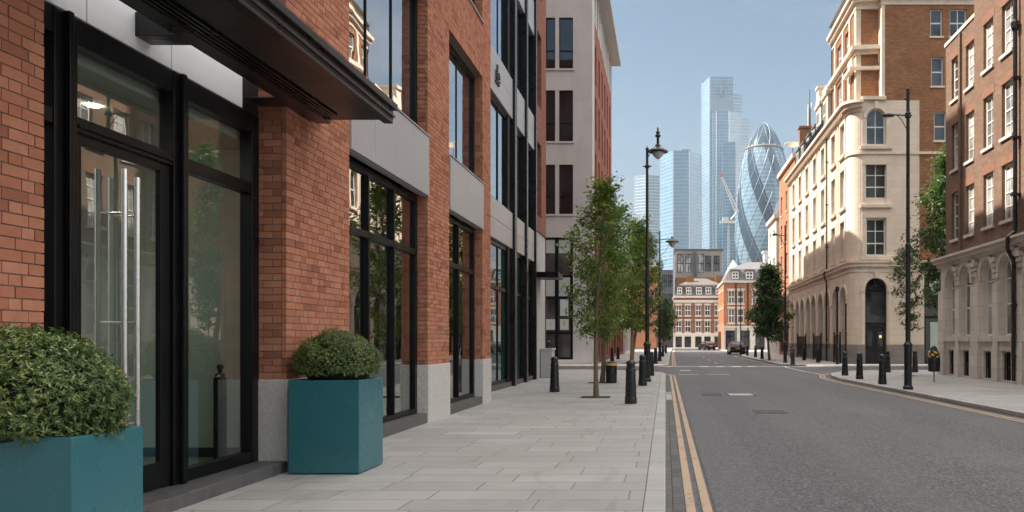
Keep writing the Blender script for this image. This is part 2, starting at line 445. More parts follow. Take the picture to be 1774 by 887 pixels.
M['blind'] = plain('pale_blind', (.42, .48, .46), .7, var=.1)
M['paper'] = plain('poster_paper', (.50, .60, .60), .7, var=.06)
M['gold'] = plain('gold_print', (.62, .42, .08), .5, var=.2, scale=20)
M['crane_white'] = plain('crane_white', (.66, .64, .61), .6, var=.1, scale=1)
M['crane_red'] = plain('crane_red', (.5, .08, .05), .6)
M['car_paint'] = plain('black_car_paint', (.012, .013, .016), .16, .2, var=.1)
M['rubber'] = plain('tyre_rubber', (.016, .016, .016), .85)
M['red_lens'] = plain('red_lens', (.45, .015, .012), .2)
M['plate'] = plain('number_plate', (.65, .55, .12), .5)
M['twr_a'] = curtain_glass('tower_glass_blue', (.11, .21, .30), (.36, .45, .52), 4.1, 1.9, .24, .13, .10, .7)
M['twr_b'] = curtain_glass('tower_glass_pale', (.13, .23, .32), (.38, .47, .54), 4.0, 3.0, .26, .14, .12, .75)
M['twr_c'] = curtain_glass('tower_glass_grey', (.24, .33, .39), (.50, .56, .60), 4.2, 2.6, .22, .2, .12, .4)
M['twr_dark'] = curtain_glass('tower_glass_plant', (.14, .22, .30), (.46, .52, .56), 2.6, 1.2, .2, .2, .3, .5)
M['twr_rib'] = plain('tower_rib', (.74, .77, .79), .4, .2)
M['lattice'] = plain('lattice_white', (.27, .32, .36), .4, .2)
M['modern'] = plain('brown_cladding', (.31, .26, .23), .6, var=.2, scale=.6)
M['shop_dark'] = glass_dark('shop_glass', (.03, .035, .04), .08)
M['shop_lit'] = glass_dark('shop_glass_pale', (.20, .17, .13), .08)

# ---------------------------------------------------------------- walls with openings
def wall(mb, ax, c, u0, u1, z0, z1, holes=(), depth=.2, sgn=-1, m=0, mr=None):
    """upright wall plane at ax ('X' or 'Y') = c, outward along sgn; holes (u0,u1,z0,z1[,arch radius rise flag]) get reveals going inward"""
    mr = m if mr is None else mr
    def p(u, z, d=0.0):
        return (c - sgn*d, u, z) if ax == 'X' else (u, c - sgn*d, z)
    us = sorted({u0, u1, *[h[0] for h in holes], *[h[1] for h in holes]}); us = [u for u in us if u0-1e-6 <= u <= u1+1e-6]
    zs = sorted({z0, z1, *[h[2] for h in holes], *[h[3] for h in holes]}); zs = [z for z in zs if z0-1e-6 <= z <= z1+1e-6]
    for a, b in zip(us[:-1], us[1:]):
        run = None
        for q, r in list(zip(zs[:-1], zs[1:])):
            cu, cz = (a+b)/2, (q+r)/2
            solid = not any(h[0] < cu < h[1] and h[2] < cz < h[3] for h in holes)
            if solid: run = (run[0], r) if run else (q, r)
            if (not solid or r == zs[-1]) and run:
                mb.quad(p(a, run[0]), p(b, run[0]), p(b, run[1]), p(a, run[1]), m); run = None
    for h in holes:
        a, b, q, r = h[:4]
        if len(h) > 4 and h[4]:
            R = (b-a)/2; cz = r - R; cu = (a+b)/2; n = 12
            arc = [(cu + R*cos(pi - pi*i/n), cz + R*sin(pi*i/n)) for i in range(n+1)]
            for (ua, za), (ub, zb) in zip(arc[:-1], arc[1:]):
                mb.quad(p(ua, za), p(ub, zb), p(ub, r), p(ua, r), m)
                mb.quad(p(ua, za), p(ub, zb), p(ub, zb, depth), p(ua, za, depth), mr)
            top = cz
        else:
            mb.quad(p(a, r), p(b, r), p(b, r, depth), p(a, r, depth), mr); top = r
        mb.quad(p(a, q), p(a, top), p(a, top, depth), p(a, q, depth), mr)
        mb.quad(p(b, q), p(b, top), p(b, top, depth), p(b, q, depth), mr)
        if q > z0 + .01: mb.quad(p(a, q), p(b, q), p(b, q, depth), p(a, q, depth), mr)

ROT = {'-X': -pi/2, '-Y': 0.0, '+X': pi/2}
_wc = {}
def win_mesh(w, h, nx, nz, fr, bar, arch, split):
    key = (round(w, 2), round(h, 2), nx, tuple(nz) if isinstance(nz, (list, tuple)) else nz, fr, bar, arch, split)
    if key in _wc: return _wc[key]
    f = MB(); g = MB(); W = w/2
    R = W if arch else 0; ht = h - R
    if arch:
        n = 12
        for k in range(n):
            a0, a1 = pi*k/n, pi*(k+1)/n
            o0 = (W*cos(a0), ht+W*sin(a0)); o1 = (W*cos(a1), ht+W*sin(a1))
            i0 = ((W-fr)*cos(a0), ht+(W-fr)*sin(a0)); i1 = ((W-fr)*cos(a1), ht+(W-fr)*sin(a1))
            v = [(x, y, z) for y in (0, .06) for (x, z) in (o0, o1, i1, i0)]
            f.add(v, [(0,1,2,3),(7,6,5,4),(0,4,5,1),(2,6,7,3)])
        g.add([(W*.99*cos(pi*k/n), .035, ht+W*.99*sin(pi*k/n)) for k in range(n+1)], [tuple(range(n+1))])
    else:
        f.box(-W+fr, W-fr, 0, .06, h-fr, h)
    f.box(-W, -W+fr, 0, .06, 0, ht); f.box(W-fr, W, 0, .06, 0, ht); f.box(-W+fr, W-fr, 0, .06, 0, fr)
    for i in range(1, nx):
        x = -W + w*i/nx; f.box(x-bar/2, x+bar/2, .008, .05, fr, (h-fr if not arch else h-.02))
    zz = [h*k/nz for k in range(1, nz)] if isinstance(nz, int) else [h*q for q in nz]
    for k, z in enumerate(zz):
        b = bar*1.6 if k == split else bar
        f.box(-W+fr, W-fr, .004, .053, z-b/2, z+b/2)
    g.quad((-W+fr*.5, .035, fr*.5), (W-fr*.5, .035, fr*.5), (W-fr*.5, .035, ht), (-W+fr*.5, .035, ht))
    _wc[key] = (f, g, {}); return _wc[key]

def window(parent, face, pos, w, h, nx=1, nz=2, fr=.06, bar=.035, frame='white_frame', pane='win', arch=False, split=0, sill=None, name='window'):
    f, g, cache = win_mesh(w, h, nx, nz, fr, bar, arch, split)
    if frame not in cache: cache[frame] = f.mesh(name, [M[frame]])
    kp = ('p', pane)
    if kp not in cache: cache[kp] = g.mesh('pane', [M[pane]])
    base = Vector(parent.location)
    o = link(name, cache[frame], parent, Vector(pos)-base, ROT[face])
    link('pane', cache[kp], o, (0, 0, 0))
    if sill:
        ks = ('s', sill, round(w, 2))
        if ks not in cache:
            s_ = MB(); s_.box(-w/2-.08, w/2+.08, -.2, -.001, -.11, -.002); cache[ks] = s_.mesh('sill', [M[sill]])
        link('sill', cache[ks], o, (0, 0, 0))
    return o

# ---------------------------------------------------------------- the setting: ground, road, pavements, kerbs, markings
def struct(mb, name, mats, **k):
    return tag(mb.build(name, mats, **k), kind='structure')

def arc(cx, cy, r, a0, a1, n=10):
    return [(cx + r*cos(radians(a0+(a1-a0)*i/n)), cy + r*sin(radians(a0+(a1-a0)*i/n))) for i in range(n+1)]

def offset(pts, d):
    P = [Vector(p) for p in pts]; out = []
    for i in range(len(P)):
        ds = []
        if i > 0: ds.append((P[i]-P[i-1]).normalized())
        if i < len(P)-1: ds.append((P[i+1]-P[i]).normalized())
        t = sum(ds, Vector((0, 0))).normalized(); k = 1/max(.4, t.dot(ds[0]))
        out.append((P[i].x - t.y*d*k, P[i].y + t.x*d*k))
    return out

b = MB(); b.quad((-1500,-600,-.12),(1500,-600,-.12),(1500,1500,-.12),(-1500,1500,-.12)); struct(b, 'ground', M['ground'])
b = MB(); b.quad((-60,-20,-.1),(60,-20,-.1),(60,153,-.1),(-60,153,-.1)); struct(b, 'road', M['asphalt'])

EDGE_A = [(0,-8),(0,6),(0,20),(0,35.6)] + arc(-5,35.6,5,0,90)[1:] + [(-40,40.6)]                 # near left (pavement on the left of travel)
EDGE_B = [(-40,46.2),(-3.4,46.2)] + arc(-3.4,49.8,3.6,-90,0)[1:] + [(.35,70),(.6,100),(1.0,128),(1.3,152.5)]
EDGE_C = [(40,40),(13,40),(10.5,39.7),(9.2,39.05),(8.1,37.8),(7.35,36),(6.9,33.6),(6.75,31),(6.95,24),(7.25,14),(7.6,-8)]
EDGE_D = [(8.8,152.5),(8.7,110),(8.95,106),(8.95,90),(8.3,85.5),(7.5,83),(7.15,78),(7.1,52.5)] + arc(10.6,51.2,3.5,180,270,8) + [(40,47.7)]
def pavement(edge, far, kw=.2):
    # pavement lies to the left of travel
    inner = offset(edge, kw)
    poly = inner + far
    q = MB(); q.prism(poly, -.1, 0.0, 0)
    struct(q, 'pavement', M['pave'])
    q = MB(); q.band(edge, -.1, 0.0, 0.0, kw-.003); struct(q, 'kerb', M['kerb'], bevel=.012)
pavement(EDGE_A, [(-40,-8)])
pavement(EDGE_B, [(-40,152.5)])
pavement(EDGE_C, [(40,-8)])
pavement(EDGE_D, [(40,152.5)])
b = MB(); b.box(-60,60,153.2,162,-.1,0); struct(b, 'pavement', M['pave'])
b = MB(); b.box(-60,60,153,153.197,-.1,0); struct(b, 'kerb', M['kerb'])

def line(edge, o, w, z=-.092, mat='yellow', name='road_marking', sub=True):
    pts = offset(edge, o); pts2 = offset(edge, o-w)
    q = MB()
    for i in range(len(pts)-1):
        q.quad((*pts2[i], z), (*pts2[i+1], z), (*pts[i+1], z), (*pts[i], z))
    return struct(q, name, M[mat])
YA = EDGE_A[:-1]
line(YA, -.19, .085); line(YA, -.34, .085)
line(YA, -.455, .02, mat='gutter', name='road_seam')
line([(0,-8),(0,35.6)], -.004, .16, z=-.096, mat='gutter', name='gutter')
YB = EDGE_B[1:]; line(YB, -.2, .09); line(YB, -.36, .09); line(EDGE_B[3:], -.004, .16, z=-.096, mat='gutter', name='gutter')
YC = EDGE_C[1:]; line(YC, -.25, .085); line(YC, -.40, .085)
YD = EDGE_D[5:-1]; line(YD, -.25, .085); line(YD, -.40, .085)
def dash(x0, x1, y0, y1, mat='white', z=-.091, skew=0):
    q = MB(); q.quad((x0,y0,z),(x1,y0,z),(x1+skew,y1,z),(x0+skew,y1,z)); struct(q, 'road_marking', M[mat])
for x0, x1, y0 in ((.55,1.5,36.6),(1.9,2.9,36.6)): dash(x0, x1, y0, y0+.3)
for k in range(4): dash(2.0+.95*k, 2.5+.95*k, 47.3, 47.9)
dash(.75, 1.3, 41.2, 42.2)
for k in range(5): dash(3.4, 3.5, 54+9*k, 57+9*k)
q = MB(); pts = [(7.2,36.6),(7.0,40),(7.0,46),(7.15,48)]
for (xa, ya), (xb, yb) in zip(pts[:-1], pts[1:]): q.quad((xa,ya,-.091),(xb,yb,-.091),(xb-.14,yb,-.091),(xa-.14,ya,-.091))
struct(q, 'road_marking', M['white'])

def patch(pts, mat, z):
    q = MB(); q.add([(x, y, z) for x, y in pts], [tuple(range(len(pts)))]); struct(q, 'road_patch', M[mat])
patch([(1.1,3.2),(2.3,3.1),(2.35,13.9),(1.95,14.2),(1.9,22.4),(1.15,22.4)], 'patch_a', -.0985)
patch([(3.4,9.6),(6.2,9.9),(6.15,11.3),(3.35,11.1)], 'patch_b', -.0982)
patch([(4.1,16.5),(5.0,16.4),(5.2,34),(4.5,34.2)], 'patch_b', -.0982)
patch([(.6,30),(3.2,30.2),(3.2,31.4),(.6,31.3)], 'patch_a', -.0979)
patch([(2.4,47),(6.8,47.6),(6.7,51),(2.4,50.4)], 'patch_b', -.0979)
patch([(2.7,5.2),(3.6,5.1),(3.7,6.4),(2.75,6.5)], 'patch_b', -.0979)
# covers and repair patches let into the road
def cover(label, x0, x1, y0, y1, mat, fr=.05):
    t = thing('utility_cover', label, 'manhole cover', ((x0+x1)/2, (y0+y1)/2, -.1), 'covers let into the road')
    q = MB(); z0, z1 = -.1, -.089
    q.box(x0, x1, y0, y0+fr, z0, z1); q.box(x0, x1, y1-fr, y1, z0, z1); q.box(x0, x0+fr, y0+fr, y1-fr, z0, z1); q.box(x1-fr, x1, y0+fr, y1-fr, z0, z1)
    q.build('frame', M['iron'], t)
    q = MB(); q.box(x0+fr+.006, x1-fr-.006, y0+fr+.006, y1-fr-.006, z0, -.0925)
    q.build('lid', M[mat], t)
cover('rectangular iron cover flush in the near carriageway with pale worn rim', 1.93, 2.62, 17.2, 17.9, 'iron')
cover('pale square cover in the road further up, brightest of the covers', 1.75, 2.55, 22.6, 23.7, 'kerb')
cover('small dark cover beside the pale square cover in the road', 1.05, 1.6, 22.8, 23.6, 'iron', .04)
t = thing('drain_grate', 'pale gully grate in the gutter beside the left kerb', 'drain', (.09, 23, -.1))
q = MB(); q.box(.015, .17, 21.0, 23.0, -.1, -.089); q.build('frame', M['kerb'], t)
q = MB()
for k in range(9): q.box(.03, .155, 23.15+.13*k, 23.22+.13*k, -.1, -.09)
q.box(.015, .03, 23.1, 24.3, -.1, -.088); q.box(.155, .17, 23.1, 24.3, -.1, -.088)
q.build('grate', M['kerb'], t)

# ---------------------------------------------------------------- red brick office, left foreground
XF = -4.2
office = thing('brick_office_building', 'red brick office block with black framed glazing and grey metal panels beside the near pavement', 'building', (XF, 8, 0))
ROW = .0785
def bricks_x(mb, xf, y0, y1, z0, z1, soldier=False):
    """courses of single bricks facing +X between y0..y1"""
    n = int(round((z1-z0)/ROW)); rh = (z1-z0)/n; g = .009
    for k in range(n):
        za = z0 + k*rh + g/2; zb = z0 + (k+1)*rh - g/2
        y = y0; lo = (k % 2 == 0)
        first = True
        while y < y1 - .005:
            L = .216 if lo else .1085
            if first and k % 2: L = .162
            first = False
            if rnd.random() < .12: L = .216
            e = min(y+L, y1)
            if y1 - e < .045: e = y1
            j = rnd.uniform(-.0025, .0025)
            mb.box(xf-.05, xf+j, y + (g/2 if y > y0 else 0), e - (g/2 if e < y1 else 0), za, zb)
            y = e; lo = not lo
def bricks_y(mb, yf, x0, x1, z0, z1):
    """courses facing -Y on a return (x0 is the inner end, x1 the outer corner)"""
    n = int(round((z1-z0)/ROW)); rh = (z1-z0)/n; g = .009
    for k in range(n):
        za = z0 + k*rh + g/2; zb = z0 + (k+1)*rh - g/2
        x = x1 - .0505; lo = k % 2
        while x > x0 + .01:
            L = .206 if lo else .103
            e = max(x - L, x0)
            mb.box(e + g/2, x - g/2, yf + rnd.uniform(-.002, .002), yf+.05, za, zb); x = e; lo = not lo
PLZ = 1.02; TOPZ = 24.0
piers = [(4.3, 5.46), (8.95, 10.73), (14.27, 15.68), (18.55, 19.4)]
bays = [(5.46, 8.95), (10.73, 14.27), (15.68, 18.55)]
BR = .019
w = MB()
for (a, c) in piers:
    bricks_x(w, XF, a, c, PLZ, 7.5)
for (a, c) in piers[1:]: bricks_y(w, a, XF-.42, XF, PLZ, 7.5)
bricks_x(w, XF, 4.3, 19.4, 7.73, 8.72)
for (a, c) in bays:                                   # soldier course over each first-floor opening
    y = a
    while y < c-.02:
        w.box(XF-.05, XF+rnd.uniform(-.002,.002), y+.005, min(c, y+.087)-.005, 7.506, 7.724); y += .087
for (a, c) in piers: bricks_x(w, XF, a, c, 7.5, 7.73)
for (a, c) in piers: bricks_x(w, XF, a, c, 8.72, 10.2)
for (a, c) in piers[1:]: bricks_y(w, a, XF-.42, XF, 8.72, 10.2)
w.build('brickwork', [M['brick']], office)
w = MB()                                              # mortar backing, then the plain storeys above the picture
for (a, c) in piers:
    w.box(XF-.45, XF-.011, a+.011, c-(.011 if c < 19 else 0), 0.02, 10.2)
w.box(XF-.45, XF-.011, 4.3, 19.4, 7.512, 8.715)
w.build('mortar_backing', [M['mortar']], office)
w = MB()
holes = []
for (a, c) in [(-4.5,-1.0),(.4,3.2)] + bays:
    for z in (12.45, 16.2, 19.9): holes.append((a, c, z, z+2.5))
wall(w, 'X', XF, -14, 19.4, 10.2, TOPZ, holes, .3, 1)
for (a, c) in bays: w.quad((XF,a,10.2),(XF,c,10.2),(XF-.4,c,10.2),(XF-.4,a,10.2))
wall(w, 'X', XF, -14, 4.3, PLZ, 10.2, [(-4.5,-1.0,1.05,4.0),(.4,3.2,1.05,4.0),(-4.5,-1.0,5.0,7.5),(.4,3.2,5.0,7.5),(-4.5,-1.0,8.72,10.19),(.4,3.2,8.72,10.19)], .3, 1)
w.quad((XF,19.4,10.2),(XF,19.4,TOPZ),(-20,19.4,TOPZ),(-20,19.4,10.2)); w.quad((XF,-14,0),(XF,-14,TOPZ),(-20,-14,TOPZ),(-20,-14,0))
w.quad((XF,-14,TOPZ),(XF,19.4,TOPZ),(-20,19.4,TOPZ),(-20,-14,TOPZ)); w.quad((-20,-14,0),(-20,19.4,0),(-20,19.4,TOPZ),(-20,-14,TOPZ))
w.box(XF-.35, XF+.12, -14, 19.4, TOPZ+.002, TOPZ+.3)
w.build('wall', [M['brick_far']], office)
for (a, c) in [(-14, 4.3)] + piers:                   # granite plinth blocks, a joint in the wide ones
    q = MB(); a0 = a if a > 0 else -14
    q.box(XF-.44, XF+.022, a0-.02, c+(.02 if c < 19 else 0), -.01, PLZ)
    q.build('plinth', [M['granite']], office, bevel=.012)
XG = XF - .18; XE = XF - .30
for (a, c) in bays[1:]:                               # grey metal spandrel, panel joints
    q = MB(); n = 4 if c-a > 3 else 2
    xs = [a + .004 + (c-a-.008)*i/n for i in range(n+1)]
    for y0, y1 in zip(xs[:-1], xs[1:]): q.box(XF-.1, XF+.03, y0+.004, y1-.004, 4.0, 5.03)
    q.box(XF-.12, XF-.02, a+.005, c-.005, 3.99, 5.035)
    q.box(XF-.14, XF+.05, a+.005, c-.005, 5.037, 5.06)
    q.build('spandrel_panel', [M['spandrel']], office, bevel=.004)
    q = MB(); q.box(XF-.4, XF+.0, a+.02, c-.02, -.01, .17); q.build('window_sill', [M['sill']], office, bevel=.008)
def bay_window(a, c, z0, z1, n, trans, pane, x=XG, fr=.07):
    q = MB(); d = .1
    q.box(x-d, x, a, a+fr, z0, z1); q.box(x-d, x, c-fr*1.9, c, z0, z1)
    q.box(x-d, x, a+fr, c-fr*1.9, z0, z0+fr*1.2); q.box(x-d, x, a+fr, c-fr*1.9, z1-fr*1.6, z1)
    iw = (c-fr*1.9) - (a+fr)
    for i in range(1, n):
        y = a+fr+iw*i/n
        mw = .014 if pane == 'solar' else .028; q.box(x-d, x-.03 if pane == 'solar' else x+.012, y-mw, y+mw, z0+fr*1.2, z1-fr*1.6)
    for z in trans: q.box(x-d, x+.012, a+fr, c-fr*1.9, z-.05, z+.05)
    f = q.build('window', [M['black']], office, bevel=.006)
    g = MB()
    ys = [a+fr+iw*i/n for i in range(n+1)]; zs = [z0] + list(trans) + [z1]
    for y0, y1 in zip(ys[:-1], ys[1:]):
        for q0, q1 in zip(zs[:-1], zs[1:]):
            j = rnd.uniform(-.004, .004); k = rnd.uniform(-.003, .003)
            g.quad((x-.05+j,y0,q0),(x-.05-j,y1,q0),(x-.05-j+k,y1,q1),(x-.05+j+k,y0,q1))
    g.build('pane', [M[pane]], f)
    return f
bay_window(10.73, 14.27, .17, 3.99, 3, (3.0,), 'glass_tint')
bay_window(15.68, 18.55, .17, 3.99, 2, (3.0,), 'glass_tint')
bay_window(10.73, 14.27, 5.06, 7.5, 3, (), 'solar')
bay_window(15.68, 18.55, 5.06, 7.5, 2, (), 'solar')
bay_window(5.46, 8.95, 5.06, 7.5, 3, (), 'solar')
for (a, c), n in zip([(-4.5,-1.0),(.4,3.2)] + bays, (3,3,3,3,2)):
    for z in (8.74, 12.45, 16.2, 19.9): bay_window(a, c, z, z+2.5 if z > 9 else 11.2, n, (), 'solar')
for (a, c) in [(-4.5,-1.0),(.4,3.2)]:
    bay_window(a, c, 1.05, 4.0, 3, (3.0,), 'solar_dark'); bay_window(a, c, 5.0, 7.5, 3, (), 'solar')
q = MB()                                              # metal sill under the third-row openings
for (a, c) in bays: q.box(XF-.14, XF+.04, a-.02, c+.02, 8.722, 8.748)
build_each(q, 'sill_flashing', [M['spandrel']], office)

# entrance: frame, door, sidelights
q = MB(); x = XE; d = .14
for (a, c) in ((5.47, 5.60), (5.95, 6.19), (7.40, 7.63), (8.80, 8.95)): q.box(x-d, x, a, c, .12, 3.92)
for (a, c) in ((5.60, 5.95), (6.19, 7.40), (7.63, 8.80)):
    q.box(x-d+.01, x-.008, a, c, 3.72, 3.92); q.box(x-d+.01, x-.008, a, c, 3.05, 3.17)
q.box(x-.05, x+.012, 6.19, 7.40, 3.085, 3.11)
for (a, c) in ((5.60, 5.95), (7.63, 8.80)): q.box(x-d+.01, x-.008, a, c, .12, .24)
q.box(x, x+.05, 7.47, 7.53, .12, 3.92); q.box(x, x+.05, 6.04, 6.09, .12, 3.92)
ef = q.build('entrance_frame', [M['black']], office, bevel=.008)
q = MB()
for (a, c, z0, z1) in ((5.6,5.95,.24,3.05),(5.6,5.95,3.17,3.72),(6.19,7.40,3.17,3.72),(7.63,8.80,.24,3.05),(7.63,8.80,3.17,3.72)):
    j = rnd.uniform(-.003, .003)
    q.quad((x-.07+j,a,z0),(x-.07-j,c,z0),(x-.07-j,c,z1),(x-.07+j,a,z1))
q.build('pane', [M['glass']], ef)
q = MB(); xd = x-.03
q.box(xd-.05, xd, 6.20, 6.27, .13, 3.04); q.box(xd-.05, xd, 7.25, 7.39, .13, 3.04); q.box(xd-.05, xd, 6.27, 7.25, .13, .36); q.box(xd-.05, xd, 6.27, 7.25, 2.97, 3.04)
door = q.build('door', [M['black']], office, bevel=.006)
q = MB(); q.quad((xd-.025,6.27,.36),(xd-.025,6.70,.36),(xd-.025,6.70,2.97),(xd-.025,6.27,2.97)); q.quad((xd-.025,6.715,.36),(xd-.025,7.25,.36),(xd-.025,7.25,2.97),(xd-.025,6.715,2.97)); q.build('pane', [M['glass']], door)
for yy, xx, zt in ((6.64, XE+.055, 2.86), (6.80, XE+.055, 2.82)):
    q = MB(); q.tube((xx,yy,.42),(xx,yy,zt),.023,n=18)
    for z in (.75, 1.6, 2.5): q.tube((xd-.03,yy,z),(xx,yy,z),.009)
    q.build('handle', [M['steel']], door, smooth=False)
q = MB(); q.box(XE-.2, XF+.02, 5.47, 8.94, -.02, .12); q.build('threshold_step', [M['sill']], office, bevel=.01)
q = MB()                                              # pale header panels above the entrance
for (a, c) in ((5.47,6.28),(6.29,7.36),(7.37,8.60)): q.box(XE-.06, XE+.0, a+.004, c-.004, 3.925, 5.0)
build_each(q, 'header_panel', [M['header']], office, bevel=.004)
q = MB(); q.box(XE-.1, XE-.01, 8.605, 8.945, 3.925, 5.0); q.box(XF-.4, XF-.1, 5.47, 8.945, 5.003, 5.06); q.build('header_return', [M['soffit']], office)

# canopy over the entrance
can = MB()
x0, x1, y0, y1 = -4.10, -3.24, 1.5, 9.62
can.box(x0, x1+.0, y0, y1, 4.075, 4.20)                                  # deck
can.box(x1-.001, x1+.045, y0, y1+.03, 4.19, 4.265); can.box(x0, x1-.002, y0, y1+.03, 4.202, 4.262)
can.box(x1-.11, x1-.002, y0, y1-.001, 4.03, 4.073)                        # outer lip
can.box(x1+.001, x1+.02, y0, y1+.012, 4.10, 4.13)
can.box(x0-.05, x0+.12, y0, y1-.001, 4.03, 4.073); can.box(x0-.05, x0-.002, y0, y1, 4.075, 4.262)
for yb in (2.6, 4.75, 6.95, 9.42): can.box(XE+.002, x0-.052, yb-.10, yb+.12, 4.032, 4.24)
can.box(XE+.002, x0-.055, 8.64, 9.34, 4.04, 4.06)
cn = can.build('canopy', [M['bronze']], office, bevel=.006)
q = MB()
for k in range(6):
    a = y0 + .02 + (y1-y0-.24)*k/6; c = y0 + .02 + (y1-y0-.24)*(k+1)/6
    q.box(x0+.36, x1-.115, a+.004, c-.004, 4.045, 4.07)
build_each(q, 'soffit_panel', [M['soffit']], cn)
q = MB()
for k in range(4): q.box(x0+.135+.052*k, x0+.158+.052*k, y0, y1-.3, 4.038, 4.073)
build_each(q, 'soffit_groove', [M['steel'] if False else M['bronze']], cn)
sp = thing('ceiling_camera', 'small dark dome camera on the pale panel above the entrance', 'camera', (XE+.02, 5.9, 3.97))
q = MB(); q.tube((XE,5.9,3.985),(XE+.035,5.9,3.985),.03,.03,14); q.build('mount', [M['steel']], sp)
q = MB(); q.lathe([(.0,-.035),(.018,-.03),(.028,-.012),(.03,0)],14,(XE+.03,5.9,3.985)); q.build('dome', [M['black']], sp, smooth=True)

# rooms behind the glass
q = MB()
q.box(-10, XG-.14, 5.0, 9.3, .05, .115, 2); q.box(-10, XG-.3, 4.9, 9.3, 3.65, 3.75, 1); q.box(-10.1, -10, 4.9, 9.3, .05, 3.75, 0)
q.box(-10, XE-.16, 9.30, 9.42, .05, 3.75, 0); q.box(-10, XE-.3, 4.8, 4.9, .05, 3.75, 0)
q.box(-10, XE-.17, 9.27, 9.297, .117, .22, 3); q.box(-9.9, -6.1, 7.9, 8.02, 3.3, 3.645, 1)
q.build('lobby_interior', [M['lobby'], M['lobby_ceiling'], M['floor'], M['door_dark']], office)
q = MB()
q.box(-9.5, XG-.2, 10.3, 19.3, .05, .12, 1); q.box(-9.5, XG-.2, 10.3, 19.3, 3.99, 4.1, 0); q.box(-9.6, -9.5, 10.3, 19.3, .05, 4.1, 0)
q.box(-9.5, XF-.46, 10.2, 10.3, .05, 4.1, 0); q.box(-9.5, XF-.46, 14.9, 15.05, .05, 4.1, 0); q.box(-9.5, XF-.46, 19.2, 19.3, .05, 4.1, 0)
q.build('office_interior', [M['room'], M['floor']], office)
q = MB()
for a, c in ((-5.35, 7.55), (-5.6, 5.9), (-7.4, 7.4), (-7.2, 6.0)): q.tube((a,c,3.64),(a,c,3.652),.055,n=18)
build_each(q, 'downlight', [M['lamp']], office)
q = MB()
for k in range(3): q.box(-8.9, -8.75, 11.2+k*1.0, 11.55+k*1.0, 1.5, 3.1)
for k in range(2): q.box(-8.9, -8.75, 16.2+k*1.0, 16.5+k*1.0, 1.8, 2.9)
build_each(q, 'shelf_panel', [M['lobby']], office)
post = thing('access_post', 'black square access post with small cap inside the entrance sidelight', 'post', (-4.95, 8.98, .115))
q = MB(); q.box(-5.0,-4.9,8.93,9.03,.115,1.04); q.build('post', [M['black']], post, bevel=.006)
q = MB(); q.lathe([(.05,0),(.05,.04),(.022,.05),(.022,.09),(.035,.10),(.03,.14)],12,(-4.95,8.98,1.041)); q.build('cap', [M['cast']], post)

# ---------------------------------------------------------------- metal-clad bays beyond the brick office
XM = -4.9
metal = thing('metal_office_building', 'office block clad in grey metal with black fins, joined to the red brick block', 'building', (XM, 26, 0))
mb_bays = [(19.45, 25.75, 4), (26.2, 27.95, 1), (28.3, 29.95, 1)]
levels = [(.15, 4.37), (5.5, 8.5), (9.75, 12.75), (14.0, 17.0), (18.2, 21.2)]
q = MB()
for (a, c, n) in mb_bays:
    zz = [l for lv in levels for l in lv] + [24.2]
    for k in range(1, len(zz)-1, 2):
        ns = max(1, n//2)
        for i in range(ns):
            ya = a+(c-a)*i/ns; yb = a+(c-a)*(i+1)/ns
            for zl, zh in ((zz[k], (zz[k]+zz[k+1])/2-.005), ((zz[k]+zz[k+1])/2+.005, zz[k+1])):
                q = MB(); q.box(XM-.12, XM+.03, ya+.005, yb-.005, zl, zh); q.build('metal_panel', [M['spandrel']], metal, bevel=.004)
for (a, c) in ((25.77, 26.18), (27.97, 28.28), (29.97, 30.2)):
    q = MB(); q.box(XM-.35, XM+.10, a+.02, c-.02, 0, 24.2); q.build('fin', [M['bronze']], metal, bevel=.01)
q = MB()
q.box(-20, XM-.2, 19.45, 32.7, 0, 24.2); q.build('core', [M['black']], metal)
for (a, c, n) in mb_bays:
    for li, (z0, z1) in enumerate(levels):
        f = MB(); x = XM-.08
        f.box(x-.08, x, a, a+.09, z0, z1); f.box(x-.08, x+(.0 if n == 1 else .05), c-(.09 if n == 1 else .5), c, z0, z1); f.box(x-.08, x, a+.09, c-.09, z0, z0+.1); f.box(x-.08, x, a+.09, c-.09, z1-.12, z1)
        for i in range(1, n): f.box(x-.08, x-.03, a+(c-a)*i/n-.018, a+(c-a)*i/n+.018, z0+.1, z1-.12)
        if li == 0: f.box(x-.08, x+.01, a+.09, c-.09, 2.95, 3.05)
        fo = f.build('window', [M['black']], metal)
        g = MB()
        for i in range(n):
            ya = a+(c-a)*i/n; yb = a+(c-a)*(i+1)/n; j = rnd.uniform(-.012, .012)
            g.quad((x-.05+j,ya,z0),(x-.05-j,yb,z0),(x-.05-j,yb,z1),(x-.05+j,ya,z1))
        g.build('pane', [M['green_glass' if li == 0 else ('solar' if n > 1 else 'solar_dark')]], fo)
    f = MB(); f.box(XM-.3, XM+.0, a+.01, c-.01, -.01, .15); f.build('window_sill', [M['sill']], metal)
q = MB(); q.box(XM-.25, XM+.02, 30.22, 32.72, 0, 5.6); q.build('stone_corner', [M['grey_stone']], metal)
q = MB(); wall(q, 'X', XM+.06, 30.22, 32.72, 5.602, 24.2, [(30.5,31.5,6.2,9.0),(30.5,31.5,10.4,13.2),(30.5,31.5,14.6,17.4)], .25, 1)
q.quad((XM+.06,30.22,5.6),(XM+.06,30.22,24.2),(XM-.3,30.22,24.2),(XM-.3,30.22,5.6)); q.quad((XM+.06,32.72,0),(XM+.06,32.72,24.2),(-20,32.72,24.2),(-20,32.72,0)); q.quad((XM-.3,19.4,24.21),(XM+.06,32.72,24.21),(-20,32.72,24.21),(-20,19.4,24.21))
q.build('wall', [M['maroon_brick']], metal)
q = MB(); q.box(XM-.1, -4.02, 30.3, 31.6, 3.82, 4.0); q.box(XM-.1, -4.0, 30.28, 31.62, 4.002, 4.03); q.build('door_canopy', [M['black']], metal, bevel=.01)
